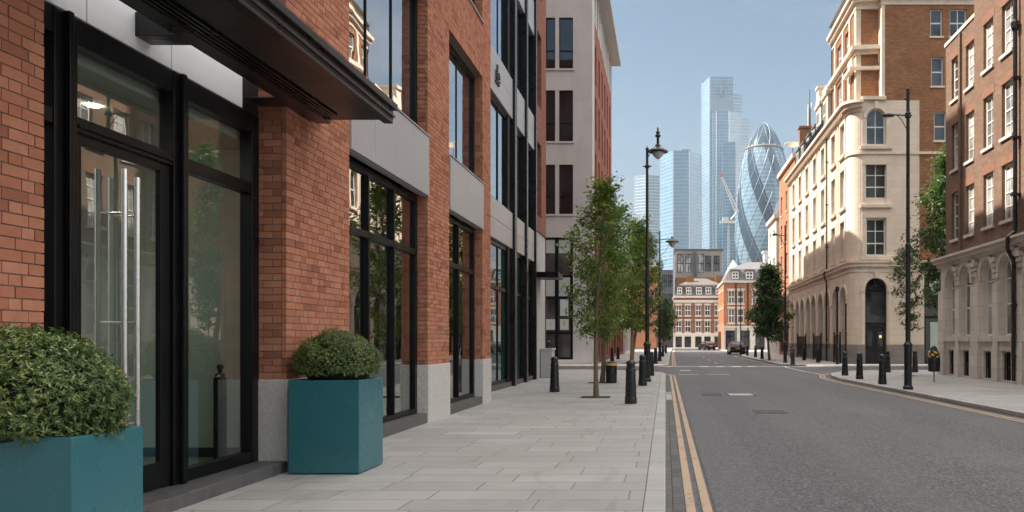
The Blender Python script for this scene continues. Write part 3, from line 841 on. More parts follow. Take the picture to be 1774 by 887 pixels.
q = MB()                                              # little crest fixed on the second spandrel
for k in range(11):
    a = k*1.7; r = .03+.16*rnd.random()
    q.tube((XM+.03,23.3+r*cos(a)*1.4,9.05+r*sin(a)),(XM+.10,23.3+r*cos(a)*1.4,9.05+r*sin(a)),.05,.03,7)
q.box(XM+.03,XM+.08,23.05,23.55,8.84,8.90); q.box(XM+.03,XM+.08,23.27,23.33,8.9,9.4)
q.build('crest', [M['iron']], metal)
sp_ = thing('stone_pier', 'low grey stone pier at the corner under the small black canopy', 'pier', (-4.6, 31.8, 0))
q = MB(); q.box(-4.86,-4.42,31.4,32.2,0,1.08); q.box(-4.9,-4.38,31.36,32.24,1.08,1.15); q.build('shaft', [M['grey_stone']], sp_, bevel=.01)
q = MB(); q.lathe([(.10,0),(.10,.06),(.05,.08),(.05,.14),(.09,.16),(.09,.26),(.03,.30)],12,(-4.62,31.8,1.15)); q.build('lantern', [M['cast']], sp_)

# ---------------------------------------------------------------- grey stone office across the side street, left
XGB, YGB = -4.48, 48.9
grey = thing('stone_office_building', 'tall grey stone office with paired narrow windows and red brick flank across the side street', 'building', (XGB, YGB, 0))
GZ = [(9.1, 12.1), (13.5, 16.6), (17.9, 21.0)]
gh = []
for x0_, x1_ in ((-7.25,-6.68),(-6.45,-5.6),(-10.1,-9.5),(-9.25,-8.4),(-13,-12.4),(-12.1,-11.3)):
    for z0, z1 in GZ: gh.append((x0_, x1_, z0, z1))
gh.append((-7.6,-5.6,.3,7.7)); gh.append((-11.5,-8.5,.3,7.7))
q = MB(); wall(q, 'Y', YGB, -16, XGB, 0, 24.3, gh, .22, -1)
q.box(XGB-.005, XGB+.05, YGB+.01, YGB+1.4, 0, 24.3)
q.quad((-16,YGB,24.3),(XGB,YGB,24.3),(XGB,67,24.3),(-16,67,24.3)); q.quad((-16,67,0),(XGB,67,0),(XGB,67,24.3),(-16,67,24.3))
q.build('wall', [M['grey_stone']], grey)
for h_ in gh:
    wd, ht = h_[1]-h_[0], h_[3]-h_[2]
    if wd < 1.5:
        window(grey, '-Y', ((h_[0]+h_[1])/2, YGB+.12, h_[2]), wd, ht, 1, [.36], .05, .05, 'black', 'solar_dark', sill='grey_stone')
big = MB(); y = YGB+.1
for x0_ in (-7.6, -11.5):
    x1_ = -5.6 if x0_ == -7.6 else -8.5
    xm = (x0_+x1_)/2
    big = MB()
    for a in (x0_, xm-.09, x1_-.16): big.box(a, a+(.18 if a == xm-.09 else .16), y, y+.1, .3, 7.7)
    for z in (.3, 1.85, 4.0, 5.3, 7.58): big.box(x0_, x1_, y+.012, y+.09, z, z+.12)
    f = big.build('window', [M['black']], grey)
    g = MB(); g.quad((x0_,y+.06,.3),(x1_,y+.06,.3),(x1_,y+.06,7.7),(x0_,y+.06,7.7)); g.build('pane', [M['win']], f)
    for a in (x0_+.2, xm+.13):
        for zl, zh in ((6.75, 7.56), (4.14, 5.28)):
            g = MB(); g.box(a, a+(x1_-x0_)/2-.32, y+.03, y+.05, zl, zh); g.build('blind', [M['blind']], f)
def poster(x0_, x1_, z0, z1, label, emblem=True):
    t = thing('poster', label, 'poster', ((x0_+x1_)/2, YGB+.09, z0), 'papers stuck on the grey office window')
    g = MB(); g.box(x0_, x1_, YGB+.128, YGB+.138, z0, z1); g.build('sheet', [M['paper']], t)
    if emblem:
        g = MB(); cx = (x0_+x1_)/2; cz = (z0+z1)/2+.03
        g.tube((cx,YGB+.122,cz),(cx,YGB+.128,cz),.09 if emblem == 2 else .05,n=12); g.box(cx-.03,cx+.03,YGB+.122,YGB+.128,cz-.16,cz-.09); g.box(cx-.1,cx+.1,YGB+.122,YGB+.128,cz+.1,cz+.13)
        g.build('emblem', [M['gold']], t)
poster(-7.25,-6.68,2.1,2.75,'pale blue sheet with small gold emblem in the left window half', 1)
poster(-6.4,-5.88,2.1,2.75,'pale blue sheet with round gold emblem below the tall blank sheet', 2)
poster(-6.4,-5.9,2.95,3.95,'tall blank pale blue sheet above the sheet with a round gold emblem', 0)
# brick flank along the street
q = MB(); fh = []
for k in range(6):
    ya = 51.4 + 2.6*k
    for z0, z1 in ((.4,4.9),(6.6,9.6),(10.6,13.4),(14.3,17.0),(17.8,20.3)): fh.append((ya, ya+1.0, z0, z1))
wall(q, 'X', XGB+.0, YGB+1.4, 67, 0, 21.6, fh, .4, 1)
q.build('brick_flank', [M['maroon_brick']], grey)
for h_ in fh: window(grey, '+X', (XGB-.25, (h_[0]+h_[1])/2, h_[2]), 1.0, h_[3]-h_[2], 1, 2, .06, .05, 'black', 'win')
q = MB(); q.box(XGB-.3, XGB-.08, YGB+1.4, 66.9, 21.602, 24.2); q.build('clerestory', [M['curtain']], grey)
q = MB()
for k in range(9): q.box(XGB-.07, XGB+.0, YGB+1.5+1.9*k, YGB+1.66+1.9*k, 21.602, 24.2)
build_each(q, 'clerestory_post', [M['white_frame']], grey)
q = MB(); q.box(-16.2, XGB+.75, YGB+.9, 67.4, 24.33, 24.75); q.build('roof', [M['spandrel']], grey)
q = MB(); wall(q, 'X', -7.4, 67.1, 108, 0, 27, [(69+4.5*k, 71.5+4.5*k, 9+4*j, 11.6+4*j) for k in range(8) for j in range(4)], .3, 1); q.box(-22, -7.7, 67.1, 108, 0, 27); q.build('shade_wing', [M['maroon_brick']], grey)  # unseen wing, added to keep the cream building's lower floors in shade

# unseen block added behind the brick office to shade the right-hand corner
sb = thing('shade_block', 'unseen red brick block added behind the brick office to shade the right side of the street', 'building', (-14, 42, 0))
q = MB(); q.box(-22,-13,32.75,48,0,37); q.build('wall', [M['brick_far']], sb); q = MB(); q.box(-22.3,-12.7,32.75,48.2,37.01,37.4); q.build('parapet', [M['grey_stone']], sb)

# lower terrace further up on the left
def terrace(name, label, x, y0, y1, h, mat, n, zs, face='+X', shop='shop_dark', roof=None, frame='white_frame', depth=9):
    t = thing(name, label, 'building', (x, (y0+y1)/2, 0))
    L = (y1-y0)/n; hs = []
    for k in range(n):
        c = y0 + L*(k+.5)
        hs.append((c-L*.38, c+L*.38, .25, 3.1))
        for z0, z1 in zs: hs.append((c-.55, c+.55, z0, z1))
    s = 1 if face == '+X' else -1
    q = MB(); wall(q, 'X', x, y0, y1, 0, h, hs, .3, s)
    xb = x - s*depth
    q.quad((x,y0,0),(xb,y0,0),(xb,y0,h),(x,y0,h)); q.quad((x,y1,0),(xb,y1,0),(xb,y1,h),(x,y1,h)); q.quad((x,y0,h),(x,y1,h),(xb,y1,h),(xb,y0,h)); q.quad((xb,y0,0),(xb,y1,0),(xb,y1,h),(xb,y0,h))
    q.build('wall', [M[mat]], t)
    for h_ in hs:
        if h_[2] < 1: window(t, face, (x-s*.15, (h_[0]+h_[1])/2, h_[2]), h_[1]-h_[0], h_[3]-h_[2], 3, [.75], .09, .07, 'black', shop, name='shopfront')
        else: window(t, face, (x-s*.12, (h_[0]+h_[1])/2, h_[2]), 1.1, h_[3]-h_[2], 2, 2, .08, .05, frame, 'win', sill='cream_trim')
    q = MB(); q.box(x+s*.25, xb, y0, y1, h+.002, h+.4); q.box(x+s*.1, x+s*.002, y0+.01, y1-.01, 3.4, 3.75); build_each(q, 'cornice', [M['cream_trim']], t)
    return t
terrace('terrace_building', 'dark brick shop terrace half hidden behind the left street trees', -4.6, 67.6, 88, 8.2, 'maroon_brick', 5, ((4.4,6.6),))
terrace('terrace_building', 'low stone fronted terrace beyond the dark shops on the left', -4.4, 88.3, 108, 8.8, 'tan_stone', 5, ((4.4,6.8),))
terrace('terrace_building', 'orange brick terrace end seen between the left lamp posts', -1.5, 131, 146, 13.5, 'orange_brick', 4, ((4.5,6.6),(7.6,9.8),(10.6,12.4)))

# ---------------------------------------------------------------- cream stone corner building, right
CX, CY, CY2 = 11.5, 50.3, 75.2
cream = thing('cream_stone_building', 'cream stone corner building with arcaded ground floor and brown brick upper gable', 'building', (CX, CY, 0))
R_ = .75
PATH = [(24, CY), (CX+R_, CY)] + arc(CX+R_, CY+R_, R_, 270, 180, 8)[1:] + [(CX, CY2)]
COLS = [52.4, 55.2, 58.9, 62.1, 65.5, 68.9, 72.3]
ARCH = [52.2, 54.6, 57.4, 59.8, 62.6, 65.0, 67.8, 70.2, 73.0]
ROWS = [(6.75, 9.1), (10.0, 12.4), (13.4, 15.4)]
hs = [(y-.9, y+.9, .9 if i not in (0, 4) else .02, 4.9, 1) for i, y in enumerate(ARCH)]
hs += [(y-.62, y+.62, a, c) for y in COLS for a, c in ROWS]
q = MB(); wall(q, 'X', CX, CY+R_, CY2, 1.2, 16.4, hs and [h for h in hs if h[2] >= 1.2] + [(h[0], h[1], 1.2, h[3], 1) for h in hs if h[2] < 1.2], .38, -1)
fh = [(12.42, 13.78, 1.2, 5.35, 1), (12.5, 13.72, 6.75, 9.05), (12.45, 13.78, 10.3, 12.5), (12.5, 13.7, 13.65, 15.9, 1), (16.1, 18.2, 1.2, 5.6)]
fh2 = [(16.72, 17.48, a, c) for a, c in ((7.2,9.2),(10.6,12.5),(13.9,15.7))]
q2 = MB()
wall(q, 'Y', CY, CX+R_, 15.8, 1.2, 16.4, [h for h in fh if h[0] < 15], .3, -1)
wall(q, 'Y', CY, 15.8, 24, 1.2, 6.4, [fh[4]], .3, -1)
wall(q2, 'Y', CY+.02, 15.8, 24, 6.4, 16.4, fh2, .2, -1)
q.quad((15.8,CY,6.4),(15.8,CY+.03,6.4),(15.8,CY+.03,16.4),(15.8,CY,16.4))
for (a, c), (a2, c2) in zip(PATH[1:9], PATH[2:10]): q.quad((a,c,1.2),(a2,c2,1.2),(a2,c2,16.4),(a,c,16.4))
q.quad((CX,CY2,0),(CX,CY2,16.4),(24,CY2,16.4),(24,CY2,0)); q.quad((24,CY,0),(24,CY,16.4),(24,CY2,16.4),(24,CY2,0)); q.quad((CX,CY+R_,16.39),(CX,CY2,16.39),(24,CY2,16.39),(24,CY,16.39))
q.build('wall', [M['cream']], cream)
# dark dado with openings
q = MB()
dh = sorted([(h[0], h[1], max(.0, .0 if h[2] < .5 else .9)) for h in hs if len(h) > 4])
y = CY+R_
for a, c, z in dh:
    q.box(CX-.03, CX+.38, y, a, 0, 1.197); y = c
    if z > .5: q.box(CX+.0, CX+.36, a+.001, c-.001, 0, .9)
q.box(CX-.03, CX+.38, y, CY2, 0, 1.197)
q.box(CX+R_, 12.42, CY-.03, CY+.3, 0, 1.197); q.box(13.78, 16.1, CY-.03, CY+.3, 0, 1.197); q.box(18.2, 24, CY-.03, CY+.3, 0, 1.197)
q.band(PATH[1:10], 0, 1.197, -.3, .03)
build_each(q, 'plinth', [M['plinth_far']], cream)
q = MB()
q.band(PATH, 6.05, 6.28, -.02, .18); q.band(PATH, 6.282, 6.42, -.02, .26); q.band(PATH, 5.72, 6.04, -.02, .04)
q.band(PATH[:10] + [(CX, CY+1.2)], 13.05, 13.2, -.02, .09)
q.build('string_course', [M['cream_trim']], cream)
q = MB()
q.band(PATH[1:], 15.72, 15.95, -.02, .10); q.band(PATH[1:], 15.952, 16.18, -.02, .32); q.band(PATH[1:], 16.182, 16.36, -.02, .50)
yy = CY+1.2
while yy < CY2: q.box(CX-.29, CX-.1, yy, yy+.14, 15.78, 15.95); yy += .42
q.build('cornice', [M['cream_trim']], cream)
q = MB()                                              # arch mouldings, imposts, keystones, pilaster strips
def arch_ring(mb, ax, c, u, R, zs, w=.2, out=.07, n=12, sgn=-1):
    for i in range(n):
        a0, a1 = pi*i/n, pi*(i+1)/n
        pts = []
        for o in (0.002, -out):
            for (r, a) in ((R+.004, a0), (R+w, a0), (R+w, a1), (R+.004, a1)):
                uu, zz = u + r*cos(a), zs + r*sin(a)
                pts.append((c + (-sgn)*o, uu, zz) if ax == 'X' else (uu, c + (-sgn)*o, zz))
        mb.add(pts, [(0,1,2,3),(7,6,5,4),(0,4,5,1),(1,5,6,2),(2,6,7,3),(3,7,4,0)])
for y in ARCH:
    arch_ring(q, 'X', CX, y, .9, 4.0); q.box(CX-.13, CX-.002, y-.1, y+.1, 4.88, 5.4)
for a, c in zip([51.1]+[y+.9 for y in ARCH], [y-.9 for y in ARCH]+[75.1]):
    q.box(CX-.08, CX-.003, a+.0, c, 3.8, 3.98)
    if c-a > .5: q.box(CX-.06, CX-.003, a+.12, c-.12, 1.25, 3.79)
arch_ring(q, 'Y', CY, 13.1, .68, 4.67, .22); q.box(12.98, 13.22, CY-.15, CY-.003, 5.33, 5.70)
for a, c in ((12.1,12.41),(13.79,14.1)): q.box(a, c, CY-.07, CY-.003, 4.5, 4.66); q.box(a+.08, c-.06, CY-.04, CY-.003, 1.2, 4.5)
arch_ring(q, 'Y', CY, 13.1, .6, 15.3, .2); q.box(12.98, 13.22, CY-.17, CY-.003, 15.88, 16.3)
for z0, z1 in ROWS[:2]+[(13.65,15.25)]:
    for a in (12.22, 13.74): q.box(a, a+.22, CY-.05, CY-.003, z0-.1, z1+.0)
    if z0 < 13: q.box(12.2, 13.98, CY-.06, CY-.003, z1+.002, z1+.24)
    q.box(12.1, 14.08, CY-.16, CY-.003, z0-.28, z0-.1)
for y in COLS:
    for z0, z1 in ROWS:
        q.box(CX-.06, CX-.003, y-.82, y-.63, z0-.02, z1+.02); q.box(CX-.06, CX-.003, y+.63, y+.82, z0-.02, z1+.02)
        q.box(CX-.07, CX-.003, y-.84, y+.84, z1+.022, z1+.22); q.box(CX-.17, CX-.003, y-.88, y+.88, z0-.2, z0-.03)
for y in (53.8, 57.05, 60.5, 63.8, 67.2, 70.6):
    if y != 57.05: q.box(CX-.05, CX-.003, y-.16, y+.16, 6.45, 15.7)
q.build('moulding', [M['cream_trim']], cream)
for y in COLS:
    for z0, z1 in ROWS: window(cream, '-X', (CX+.2, y, z0), 1.24, z1-z0, 2, 2, .08, .05, 'white_frame', 'curtain' if rnd.random() < .5 else 'win')
for i, y in enumerate(ARCH): window(cream, '-X', (CX+.3, y, .02 if i in (0, 4) else .9), 1.8, 4.88 if i in (0, 4) else 4.0, 3, [.42, .72], .1, .07, 'black', 'shop_dark', True, name='arched_window')
window(cream, '-Y', (13.11, CY+.2, 6.75), 1.22, 2.3, 2, 3, .08, .05, 'white_frame', 'win')
window(cream, '-Y', (13.115, CY+.2, 10.3), 1.33, 2.2, 2, 3, .08, .05, 'white_frame', 'win')
window(cream, '-Y', (13.1, CY+.2, 13.65), 1.2, 2.25, 2, 2, .08, .05, 'white_frame', 'win', True)
for a, c in ((7.2,9.2),(10.6,12.5),(13.9,15.7)): window(cream, '-Y', (17.1, CY+.14, a), .76, c-a, 1, 2, .07, .05, 'white_frame', 'win', sill='cream_trim')
# arched double door with lit hall behind the panes
q = MB(); y = CY+.24
q.box(12.42, 13.78, y, y+.06, 0, 2.35); 
for a in (12.5, 13.16): q.box(a, a+.54, y-.03, y-.001, .15, 1.0); q.box(a, a+.05, y-.03, y-.001, 1.0, 2.2); q.box(a+.49, a+.54, y-.03, y-.001, 1.0, 2.2); q.box(a+.05, a+.49, y-.03, y-.001, 2.1, 2.2)
q.box(12.4, 13.8, y-.05, y+.05, 2.352, 2.52)
dr = q.build('door', [M['door_dark']], cream)
q = MB()
for a in (12.62, 13.28): q.box(a, a+.3, y-.012, y-.004, 1.1, 2.0)
q.build('pane', [M['shop_dark']], dr)
q = MB(); q.box(13.36, 13.5, y-.02, y-.013, 1.62, 1.78); q.build('hall_lamp', [M['dim_lamp']], dr)
window(cream, '-Y', (13.1, CY+.22, 2.52), 1.36, 2.83, 1, [.72], .06, .07, 'black', 'shop_dark', True, name='fanlight')
q = MB(); y = CY+.2
for a, c in ((16.1,16.25),(18.05,18.2),(17.1,17.2)): q.box(a, c, y, y+.08, 0, 3.0)
for z in (.0, 2.85, 3.6, 5.48): q.box(16.1, 18.2, y+.005, y+.1, z, z+.12)
sh = q.build('shopfront', [M['black']], cream)
q = MB(); q.quad((16.1,y+.06,0),(18.2,y+.06,0),(18.2,y+.06,5.6),(16.1,y+.06,5.6)); q.build('pane', [M['shop_dark']], sh)
q = MB(); q.box(16.5, 17.9, y+.03, y+.05, 4.3, 5.3); q.box(16.55, 17.05, y+.03, y+.05, 1.0, 2.6); build_each(q, 'blind', [M['blind']], sh)
q = MB(); q.path([(CX-.12,57.05,15.7),(CX-.12,57.05,6.5),(CX-.3,57.05,6.25),(CX-.3,57.05,5.9),(CX-.14,57.05,5.6),(CX-.14,57.05,.0)], .055, 8)
for z in (1.5, 4, 8, 11, 14): q.box(CX-.2, CX-.003, 56.97, 57.13, z, z+.06)
q.build('drainpipe', [M['cast']], cream)
# roof storey: brick gable tower at the corner
T0, T1 = CX+.25, 24.0
q = MB()
th = [(16.55,17.3,17.3,19.1),(16.5,17.25,20.4,22.1),(17.7,18.75,20.4,22.1)]
wall(q2, 'Y', CY+.03, 13.65, T1, 16.41, 22.35, th, .2, -1)
wall(q2, 'Y', CY+.75, 12.35, 13.45, 16.41, 22.35, (), .2, -1)
wall(q2, 'X', T0+.3, CY+1.0, CY+8, 16.41, 22.35, [(53.0,54.2,17.2,19.2),(55.5,56.7,17.2,19.2),(53.0,54.2,20.3,21.9),(55.5,56.7,20.3,21.9)], .2, -1)
q2.quad((T0+.3,CY+8,16.4),(T0+.3,CY+8,22.35),(24,CY+8,22.35),(24,CY+8,16.4)); q2.quad((24,CY,16.4),(24,CY,22.35),(24,CY+8,22.35),(24,CY+8,16.4))
q2.build('brick_gable', [M['brown_brick']], cream)
for a, c, z0, z1 in th: window(cream, '-Y', ((a+c)/2, CY+.16, z0), c-a, z1-z0, 2 if c-a > .9 else 1, 2, .07, .05, 'white_frame', 'win', sill='cream_trim')
for y in (53.6, 56.1):
    for z0, z1 in ((17.2,19.2),(20.3,21.9)): window(cream, '-X', (T0+.42, y, z0), 1.2, z1-z0, 2, 2, .08, .05, 'white_frame', 'curtain')
q = MB()
q.box(13.45, 13.649, CY-.01, CY+.9, 16.41, 22.35); q.box(T0+.28, 12.34, CY+.74, CY+1.2, 16.41, 22.35)
q.box(12.2, 14.9-1.2, CY-.18, CY+.6, 16.42, 16.62)
TP = [(24, CY+.03), (13.5, CY+.03), (13.45, CY+.6), (T0+.3, CY+.75), (T0+.3, CY+8)]
q.band(TP, 22.36, 22.75, -.3, .06); q.band(TP, 22.752, 23.0, -.3, .28); q.band(TP, 23.002, 23.22, -.3, .45); q.band(TP, 23.222, 24.0, -.4, .0)
q.band(TP[2:], 19.5, 19.75, -.02, .12); q.band(TP[2:], 19.752, 20.0, -.02, .34)
q.box(T0+.1, 12.9, CY+1.1, CY+2.3, 18.6, 19.48)
q.band([(13.45, CY+.6), (T0+.05, CY+.75), (T0+.05, CY+2.6)], 18.5, 18.7, -.02, .2)
for y in (52.6, 54.6, 57.1): q.box(T0+.2, T0+.297, y-.15, y+.15, 16.42, 22.3)
q.build('gable_trim', [M['cream_trim']], cream)
q = MB(); q.quad((T0,CY,24.0),(24,CY,24.0),(24,CY+8,24.0),(T0,CY+8,24.0)); q.quad((T0+.2,CY+8,16.4),(T0+.2,CY+8,24),(24,CY+8,24),(24,CY+8,16.4)); q.build('tower_roof', [M['lead']], cream)
# white dormers behind an iron balustrade, then slate mansard with dormers
q = MB()
q.add([(CX+.5,58.4,16.4),(CX+.5,CY2,16.4),(CX+1.7,CY2,19.6),(CX+1.7,58.4,19.6),(22,CY2,20.6),(22,58.4,20.6),(24,CY2,16.4),(24,58.4,16.4)],
      [(0,1,2,3),(3,2,4,5),(5,4,6,7),(0,3,5,7),(1,6,4,2)])
mans = q.build('mansard_roof', [M['slate']], cream)
for k, y in enumerate((59.9, 62.6)):
    q = MB(); q.box(CX+.35, CX+2.2, y-.85, y+.85, 16.42, 19.5); q.box(CX+.2, CX+2.3, y-1.0, y+1.0, 19.502, 19.75); q.box(CX+.3, CX+2.2, y-.85, y+.85, 19.752, 20.2)
    d_ = q.build('dormer', [M['cream_trim']], cream)
    window(cream, '-X', (CX+.28, y, 17.2), 1.1, 1.9, 2, 2, .08, .05, 'white_frame', 'win')
for k, y in enumerate((65.6, 68.3, 71.0, 73.6)):
    q = MB(); q.box(CX+.55, CX+2.0, y-.7, y+.7, 16.6, 18.7); q.box(CX+.45, CX+2.0, y-.8, y+.8, 18.702, 18.85)
    q.build('dormer', [M['slate']], cream)
    window(cream, '-X', (CX+.48, y, 16.9), .95, 1.6, 2, 2, .07, .05, 'white_frame', 'win')
q = MB(); q.box(CX+.6, CX+1.8, 63.9, 64.7, 16.5, 21.4); q.box(CX+.5, CX+1.9, 63.8, 64.8, 21.402, 21.6); build_each(q, 'chimney', [M['cream_trim']], cream)
q = MB(); q.box(CX+.8, CX+1.8, 74.0, 74.7, 17, 20.9); q.box(CX+.7, CX+1.9, 73.9, 74.8, 20.902, 21.1); build_each(q, 'chimney', [M['brown_brick']], cream)
q = MB()
yy = 58.6
q.box(CX-.16, CX-.11, 58.5, 65.0, 17.25, 17.31); q.box(CX-.16, CX-.11, 58.5, 65.0, 16.5, 16.55)
while yy < 65: q.box(CX-.15, CX-.12, yy, yy+.03, 16.37, 17.25); yy += .17
for y in (58.5, 61.2, 65.0): q.box(CX-.19, CX-.08, y-.05, y+.05, 16.365, 17.4)
q.build('balustrade', [M['cast']], cream)
am = thing('antenna_mast', 'thin pale antenna mast standing on the slate roof of the cream building', 'mast', (13.3, 74.6, 20))
q = MB(); q.tube((13.3,74.6,19.4),(13.3,74.6,22.8),.13,.10); q.tube((13.3,74.6,22.8),(13.3,74.6,24.6),.07,.05); q.build('pole', [M['lead']], am)
q = MB(); q.tube((13.15,74.5,20.8),(13.15,74.5,23.2),.05); q.tube((13.45,74.5,21.2),(13.45,74.5,23.4),.05); q.build('aerial', [M['white_frame']], am)

# ---------------------------------------------------------------- weathered brick building with arcaded stone base, right foreground
BX, BY0, BY1 = 12.0, 19.5, 34.6
rb = thing('brick_townhouse', 'weathered brick townhouse over an arcaded pale stone ground floor on the near right corner', 'building', (BX, 30, 0))
pairs = [33.45, 31.85, 29.7, 28.05, 25.9, 24.25, 22.1, 20.45]
rows = [(5.65, 7.6), (8.55, 10.45), (11.45, 13.2)]
hs = [(y-.45, y+.45, a, c) for y in pairs for a, c in rows] + [(y-.45, y+.45, 14.5, 16.3) for y in pairs if y < 31]
q = MB()
wall(q, 'X', BX, 31.05, BY1, 4.95, 14.0, [h for h in hs if h[0] > 31], .22, -1)
wall(q, 'X', BX-.14, BY0, 31.05, 4.95, 17.4, [h for h in hs if h[0] < 31], .34, -1)
q.quad((BX-.14,31.05,4.95),(BX,31.05,4.95),(BX,31.05,17.4),(BX-.14,31.05,17.4)); q.quad((BX,31.05,14),(26,31.05,14),(26,31.05,17.4),(BX,31.05,17.4))
q.quad((BX,BY1,4.95),(26,BY1,4.95),(26,BY1,14),(BX,BY1,14)); q.quad((BX,31.05,14.0),(BX,BY1,14.0),(26,BY1,14.0),(26,31.05,14.0)); q.quad((BX-.14,BY0,17.4),(BX-.14,31.05,17.4),(26,31.05,17.4),(26,BY0,17.4)); q.quad((BX-.14,BY0,0),(26,BY0,0),(26,BY0,17.4),(BX-.14,BY0,17.4))
q.box(BX-.10, BX-.003, 33.05-.35, 33.05-.15, 4.95, 13.9)
q.build('wall', [M['dark_brick']], rb)
q = MB()
for y in pairs:
    xo = BX if y > 31 else BX-.14
    for a, c in rows + ([(14.5,16.3)] if y < 31 else []):
        q = MB(); q.box(xo-.012, xo+.1, y-.58, y+.58, c+.002, c+.30); q.build('brick_lintel', [M['lintel_brick']], rb)
for y in pairs:
    xo = BX if y > 31 else BX-.14
    for a, c in rows + ([(14.5,16.3)] if y < 31 else []): window(rb, '-X', (xo+.12, y, a), .9, c-a, 2, 4, .07, .03, 'white_frame', 'curtain' if rnd.random() < .75 else 'win', split=1, sill='tan_trim')
q = MB(); z1 = 4.95
ah = [(y-.56, y+.56, 1.62, 4.42, 1) for y in pairs] + [(y-.40, y+.40, .06, 1.05) for y in pairs]
wall(q, 'X', BX-.16, BY0, BY1+.16, 0, z1-.4, ah, .26, -1)
q.quad((BX-.16,BY1+.16,0),(26,BY1+.16,0),(26,BY1+.16,z1),(BX-.16,BY1+.16,z1))
bp = sorted(pairs)
for a, c in zip(bp[:-1], bp[1:]):
    if c - a > 1.9: q.box(BX-.27, BX-.163, (a+c)/2-.36, (a+c)/2+.36, 0, 3.55); q.box(BX-.30, BX-.271, (a+c)/2-.40, (a+c)/2+.40, 0, 1.15)
    else: q.box(BX-.24, BX-.163, (a+c)/2-.22, (a+c)/2+.22, 0, 3.5); q.box(BX-.27, BX-.241, (a+c)/2-.25, (a+c)/2+.25, 0, 1.15)
q.box(BX-.27, BX-.163, 34.15, BY1+.2, 0, 3.55); q.box(BX-.30, BX-.271, 34.11, BY1+.22, 0, 1.15)
q.build('arcade', [M['tan_stone']], rb)
q = MB()
for y in pairs:
    arch_ring(q, 'X', BX-.16, y, .56, 3.86, .2, .09); q.box(BX-.24, BX-.163, y-.56-.22, y-.56, 3.68, 3.85); q.box(BX-.24, BX-.163, y+.56, y+.56+.22, 3.68, 3.85)
    q.box(BX-.30, BX-.05, y-.62, y+.62, 1.42, 1.6); q.box(BX-.2, BX-.163, y-.5, y+.5, 1.1, 1.4)
for a, c in zip(bp[:-1], bp[1:]):
    m_ = (a+c)/2; w_ = .24 if c-a > 1.9 else .12
    for k in range(3): q.box(BX-.26-.05*k, BX-.163, m_-w_-.03*k, m_+w_+.03*k, 3.9+.18*k, 4.06+.18*k)
    if c-a > 1.9: q.box(BX-.30, BX-.163, m_-.13, m_+.13, 4.42, 4.62)
PB = [(26, BY1+.16), (BX-.16, BY1+.16)]
q.box(BX-.30, BX+.3, BY0, BY1+.3, 4.56, 4.72); q.box(BX-.42, BX+.3, BY0, BY1+.42, 4.722, 4.86); q.box(BX-.5, BX+.3, BY0, BY1+.5, 4.862, 4.95)
q.box(BX-.05, BX+.3, 31.06, BY1+.05, 14.0, 14.14); q.box(BX-.2, BX+.3, BY0, 31.1, 17.4, 17.6)
q.build('moulding', [M['tan_trim']], rb)
for y in pairs:
    window(rb, '-X', (BX+.04, y, 1.62), 1.12, 2.8, 1, [.4, .72], .08, .05, 'white_frame', 'curtain', True, name='arched_window')
for y in pairs:
    q = MB()
    q.box(BX+.02, BX+.1, y-.40, y+.40, .06, 1.05); q.box(BX-.09, BX-.06, y-.36, y+.36, .5, .54)
    for k in range(5): q.box(BX-.085, BX-.055, y-.36+.17*k, y-.33+.17*k, .06, 1.0)
    q.build('basement_grille', [M['black']], rb)
q = MB(); xo = BX-.3
q.path([(xo-.0,27.05,17.2),(xo,27.05,5.1),(xo-.25,27.05,4.9),(xo-.25,27.05,4.5),(xo-.05,27.05,4.1),(xo-.05,27.05,.1)], .07, 10)
q.lathe([(.07,0),(.13,.1),(.14,.3),(.07,.4)],10,(xo,27.05,11.8))
for z in (.9, 2.6, 6.3, 8.2, 10.2): q.box(xo-.12, xo+.25, 26.94, 27.16, z, z+.08)
q.build('drainpipe', [M['cast']], rb)

# ---------------------------------------------------------------- far buildings
def block(name, label, x0, x1, y, y2, h, mat, wins, ww, face_side='win', trim='cream_trim', base=None, frame='white_frame', cat='building', lintel=True):
    """block whose main front faces the camera; wins = [(x centres, z0, z1, pane)]"""
    t = thing(name, label, cat, ((x0+x1)/2, y, 0)); hs = []
    for xs, z0, z1, pn in wins:
        for x in xs: hs.append((x-ww/2, x+ww/2, z0, z1))
    q = MB(); wall(q, 'Y', y, x0, x1, 0, h, hs, .2, -1)
    n = max(1, int((y2-y)/3.2)); sh = [(y+(y2-y)*(k+.5)/n-ww/2, y+(y2-y)*(k+.5)/n+ww/2, z0, z1) for k in range(n) for _, z0, z1, _p in wins]
    wall(q, 'X', x0, y, y2, 0, h, sh, .2, -1)
    q.quad((x1,y,0),(x1,y2,0),(x1,y2,h),(x1,y,h)); q.quad((x0,y2,0),(x1,y2,0),(x1,y2,h),(x0,y2,h)); q.quad((x0,y,h),(x1,y,h),(x1,y2,h),(x0,y2,h))
    q.build('wall', [M[mat]], t)
    for xs, z0, z1, pn in wins:
        for x in xs: window(t, '-Y', (x, y+.12, z0), ww, z1-z0, 2, 2, .12, .09, frame, pn)
    for a, c, z0, z1 in sh: window(t, '-X', (x0+.12, (a+c)/2, z0), ww, z1-z0, 2, 2, .12, .09, frame, wins[0][3])
    if lintel:
        q = MB()
        for xs, z0, z1, pn in wins:
            for x in xs:
                q.box(x-ww/2-.15, x+ww/2+.15, y-.08, y-.003, z1+.0, z1+.28); q.box(x-ww/2-.15, x+ww/2+.15, y-.1, y-.003, z0-.22, z0-.02)
        for a, c, z0, z1 in sh: q.box(x0-.08, x0-.003, a-.15, c+.15, z1, z1+.28)
        build_each(q, 'lintel', [M[trim]], t)
    return t
